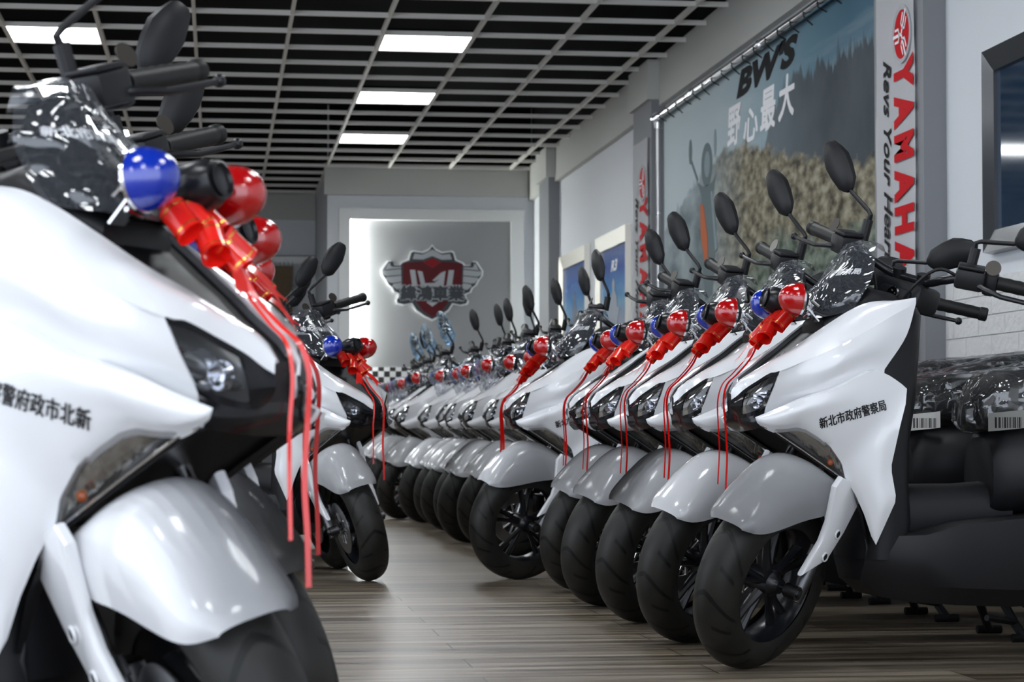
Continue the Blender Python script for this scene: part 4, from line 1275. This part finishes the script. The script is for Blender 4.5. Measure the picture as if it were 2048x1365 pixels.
for y, dz, sk in ((-.050, -.002, -14), (-.018, .006, -4), (.018, .006, 5), (.050, -.002, 15)):
    loop_part(AXB * .034 + SIDE * y + NRM * (.016 + dz), .0155, .021, .056, sk, 0)
for y, sk in ((-.034, -34), (.034, 34)):
    loop_part(AXB * -.018 + SIDE * y + NRM * .020, .019, .021, .054, sk, 6)
loop_part(AXB * -.040 + NRM * .018, .016, .018, .046, 8, 0)
b = MB(); b.ball((.004, 0, .004), .013, (1, 1.5, 1), 2); bpart(b, 'knot', 'ribbon')
for s_ in (1, -1):                                            # swallow-tailed ends
    P = crs([AXB * -.03 + SIDE * s_ * .016 + NRM * .012, AXB * -.07 + SIDE * s_ * .034 + NRM * .022, AXB * -.108 + SIDE * s_ * .058 + NRM * .014], 8)
    wd = (SIDE + AXB * s_ * .4).normalized() * .022
    b = MB(); G = [[p - wd * .7, p, p + wd * .7] for p in P]
    G.append([P[-1] - wd * 1.2 - AXB * .022, P[-1], P[-1] + wd * 1.2 - AXB * .022])
    b.grid(G, .001); bpart(b, 'tail', 'ribbon', recalc=True)
def streamer(P, wid=.0085):
    return strip(crs([V(p) - KN for p in P], 60), (.8, .6, .1), wid, .0008)
sA = [(-.045, .010, .905), (-.02, .016, .850), (.02, .022, .803), (.050, .026, .775), (.062, .030, .735), (.058, .034, .66), (.054, .034, .58), (.058, .036, .50), (.060, .036, .43)]
sB = [(-.045, -.012, .905), (-.015, -.018, .850), (.025, -.024, .803), (.052, -.026, .775), (.064, -.032, .73), (.062, -.036, .66), (.060, -.032, .60), (.064, -.036, .50)]
bpart(streamer(sA), 'streamer', 'ribbon', recalc=True)
bpart(streamer(sB, .006), 'streamer', 'ribbon', recalc=True)

def put_bow(o, X, Y, deg, label, jit=0):
    a = R(deg)
    o.location = (X + math.cos(a) * KN.x, Y + math.sin(a) * KN.x, KN.z + .0)
    o.rotation_euler = (0, 0, a + jit)
    o['label'] = label; o['category'] = 'bow'; o['group'] = 'red ribbon bows'
    return o

# ------------------------------------------------------------------ the two rows
ROWR, ROWL = 'white police scooters in the right row', 'white police scooters in the left row'
SPOT = [
 ('R1', 1.423, 5.880, 184.5, 39, 'white scooter nearest the camera in the right row, its full side lettering in view', '', 'red bow on the nearest scooter of the right row'),
 ('R2', 1.420, 6.613, 181.0, 39, 'white scooter second from the camera in the right row', '', 'red bow on the second scooter of the right row'),
 ('R3', 1.412, 7.303, 182.0, 39, 'white scooter third from the camera in the right row', '', 'red bow on the third scooter of the right row'),
 ('R4', 1.399, 8.000, 184.0, 39, 'white scooter fourth from the camera in the right row', '', 'red bow on the fourth scooter of the right row'),
 ('R5', 1.439, 8.740, 181.0, 39, 'white scooter fifth from the camera, just before the gap in the right row', '', 'red bow on the fifth scooter of the right row'),
 ('R6', 1.272, 9.426, 179.0, 25, 'white scooter standing farther into the aisle, its wheel side-on, sixth in the right row', '', 'red bow on the scooter that stands out into the aisle'),
 ('R7', 1.470, 11.000, 168.0, 39, 'white scooter right behind the one that stands out into the aisle', '', 'red bow half hidden behind the bow of the scooter in the aisle'),
 ('R8', 1.467, 11.834, 172.0, 39, 'white scooter with bare beacons and no bow, eighth in the right row', '', None),
 ('R9', 1.412, 12.450, 176.0, 39, 'white scooter ninth in the right row, a clear bag over its beacons', 'b', None),
 ('R10', 1.480, 13.170, 168.0, 39, 'white scooter tenth in the right row, a clear bag over its beacons', 'b', None),
 ('R11', 1.449, 13.760, 171.0, 39, 'white scooter eleventh in the right row, a clear bag over its beacons', 'b', None),
 ('R12', 1.465, 14.400, 170.0, 39, 'white scooter twelfth in the right row, a clear bag over its beacons', 'b', None),
 ('R13', 1.403, 15.060, 177.0, 39, 'white scooter thirteenth in the right row, a clear bag over its beacons', 'b', None),
 ('R14', 1.283, 15.700, 184.0, 39, 'white scooter fourteenth in the right row, beacons bare, bluish bag over its mirror', 'm', None),
 ('R15', 1.354, 17.800, 183.0, 39, 'white scooter third from the far end of the right row, beacons and mirror bagged', 'bm', None),
 ('R16', 1.395, 18.700, 180.0, 39, 'white scooter second from the far end of the right row', 'b', None),
 ('R17', 1.395, 19.500, 180.0, 39, 'white scooter at the far end of the right row, bluish bag over its mirror', 'bm', None),
 ('L1', .054, 3.126, -31.0, -39, 'large blurred white scooter in the left foreground', '', 'large blurred red bow in the left foreground'),
 ('L1b', .104, 3.918, -29.0, -39, 'white scooter directly behind the large one in the left foreground', '', 'red bow just behind the large blurred one in the left foreground'),
 ('L1c', .102, 4.745, -33.0, -39, 'white scooter third in the left row, only its red beacon and parts showing', '', None),
 ('L2', .638, 9.417, -41.6, -39, 'white scooter facing the aisle in the middle of the left row, wheel in full view', '', 'red bow on the scooter facing the aisle in the middle of the left row'),
 ('L3', .555, 10.25, -41.0, -39, 'white scooter just behind the one facing the aisle in the left row', '', None),
 ('L4', .565, 11.08, -41.0, -39, 'white scooter second behind the one facing the aisle, mostly its lever showing', '', None),
 ('L5', .575, 11.95, -41.0, -39, 'white scooter farthest back in the left row, only a lever tip showing', '', None),
]
for i, (nm, X, Y, deg, dl, lab, opt, bl) in enumerate(SPOT):
    skip = set()
    if 'b' not in opt: skip.add('beacon_bag')
    if 'm' not in opt: skip.add('mirror_bag')
    o = copy_tree(sco, None, skip)
    place(o, X, Y, deg, dl, lab, ROWR if nm[0] == 'R' else ROWL)
    if bl:
        put_bow(copy_tree(bow), X, Y, deg, bl, random.uniform(-.15, .15))
def drop(o):
    for c in KIDS.get(o.name, ()): drop(c)
    bpy.data.objects.remove(o)
drop(sco); drop(bow)
for o in bpy.data.objects:
    if 'turns' in o: del o['turns']
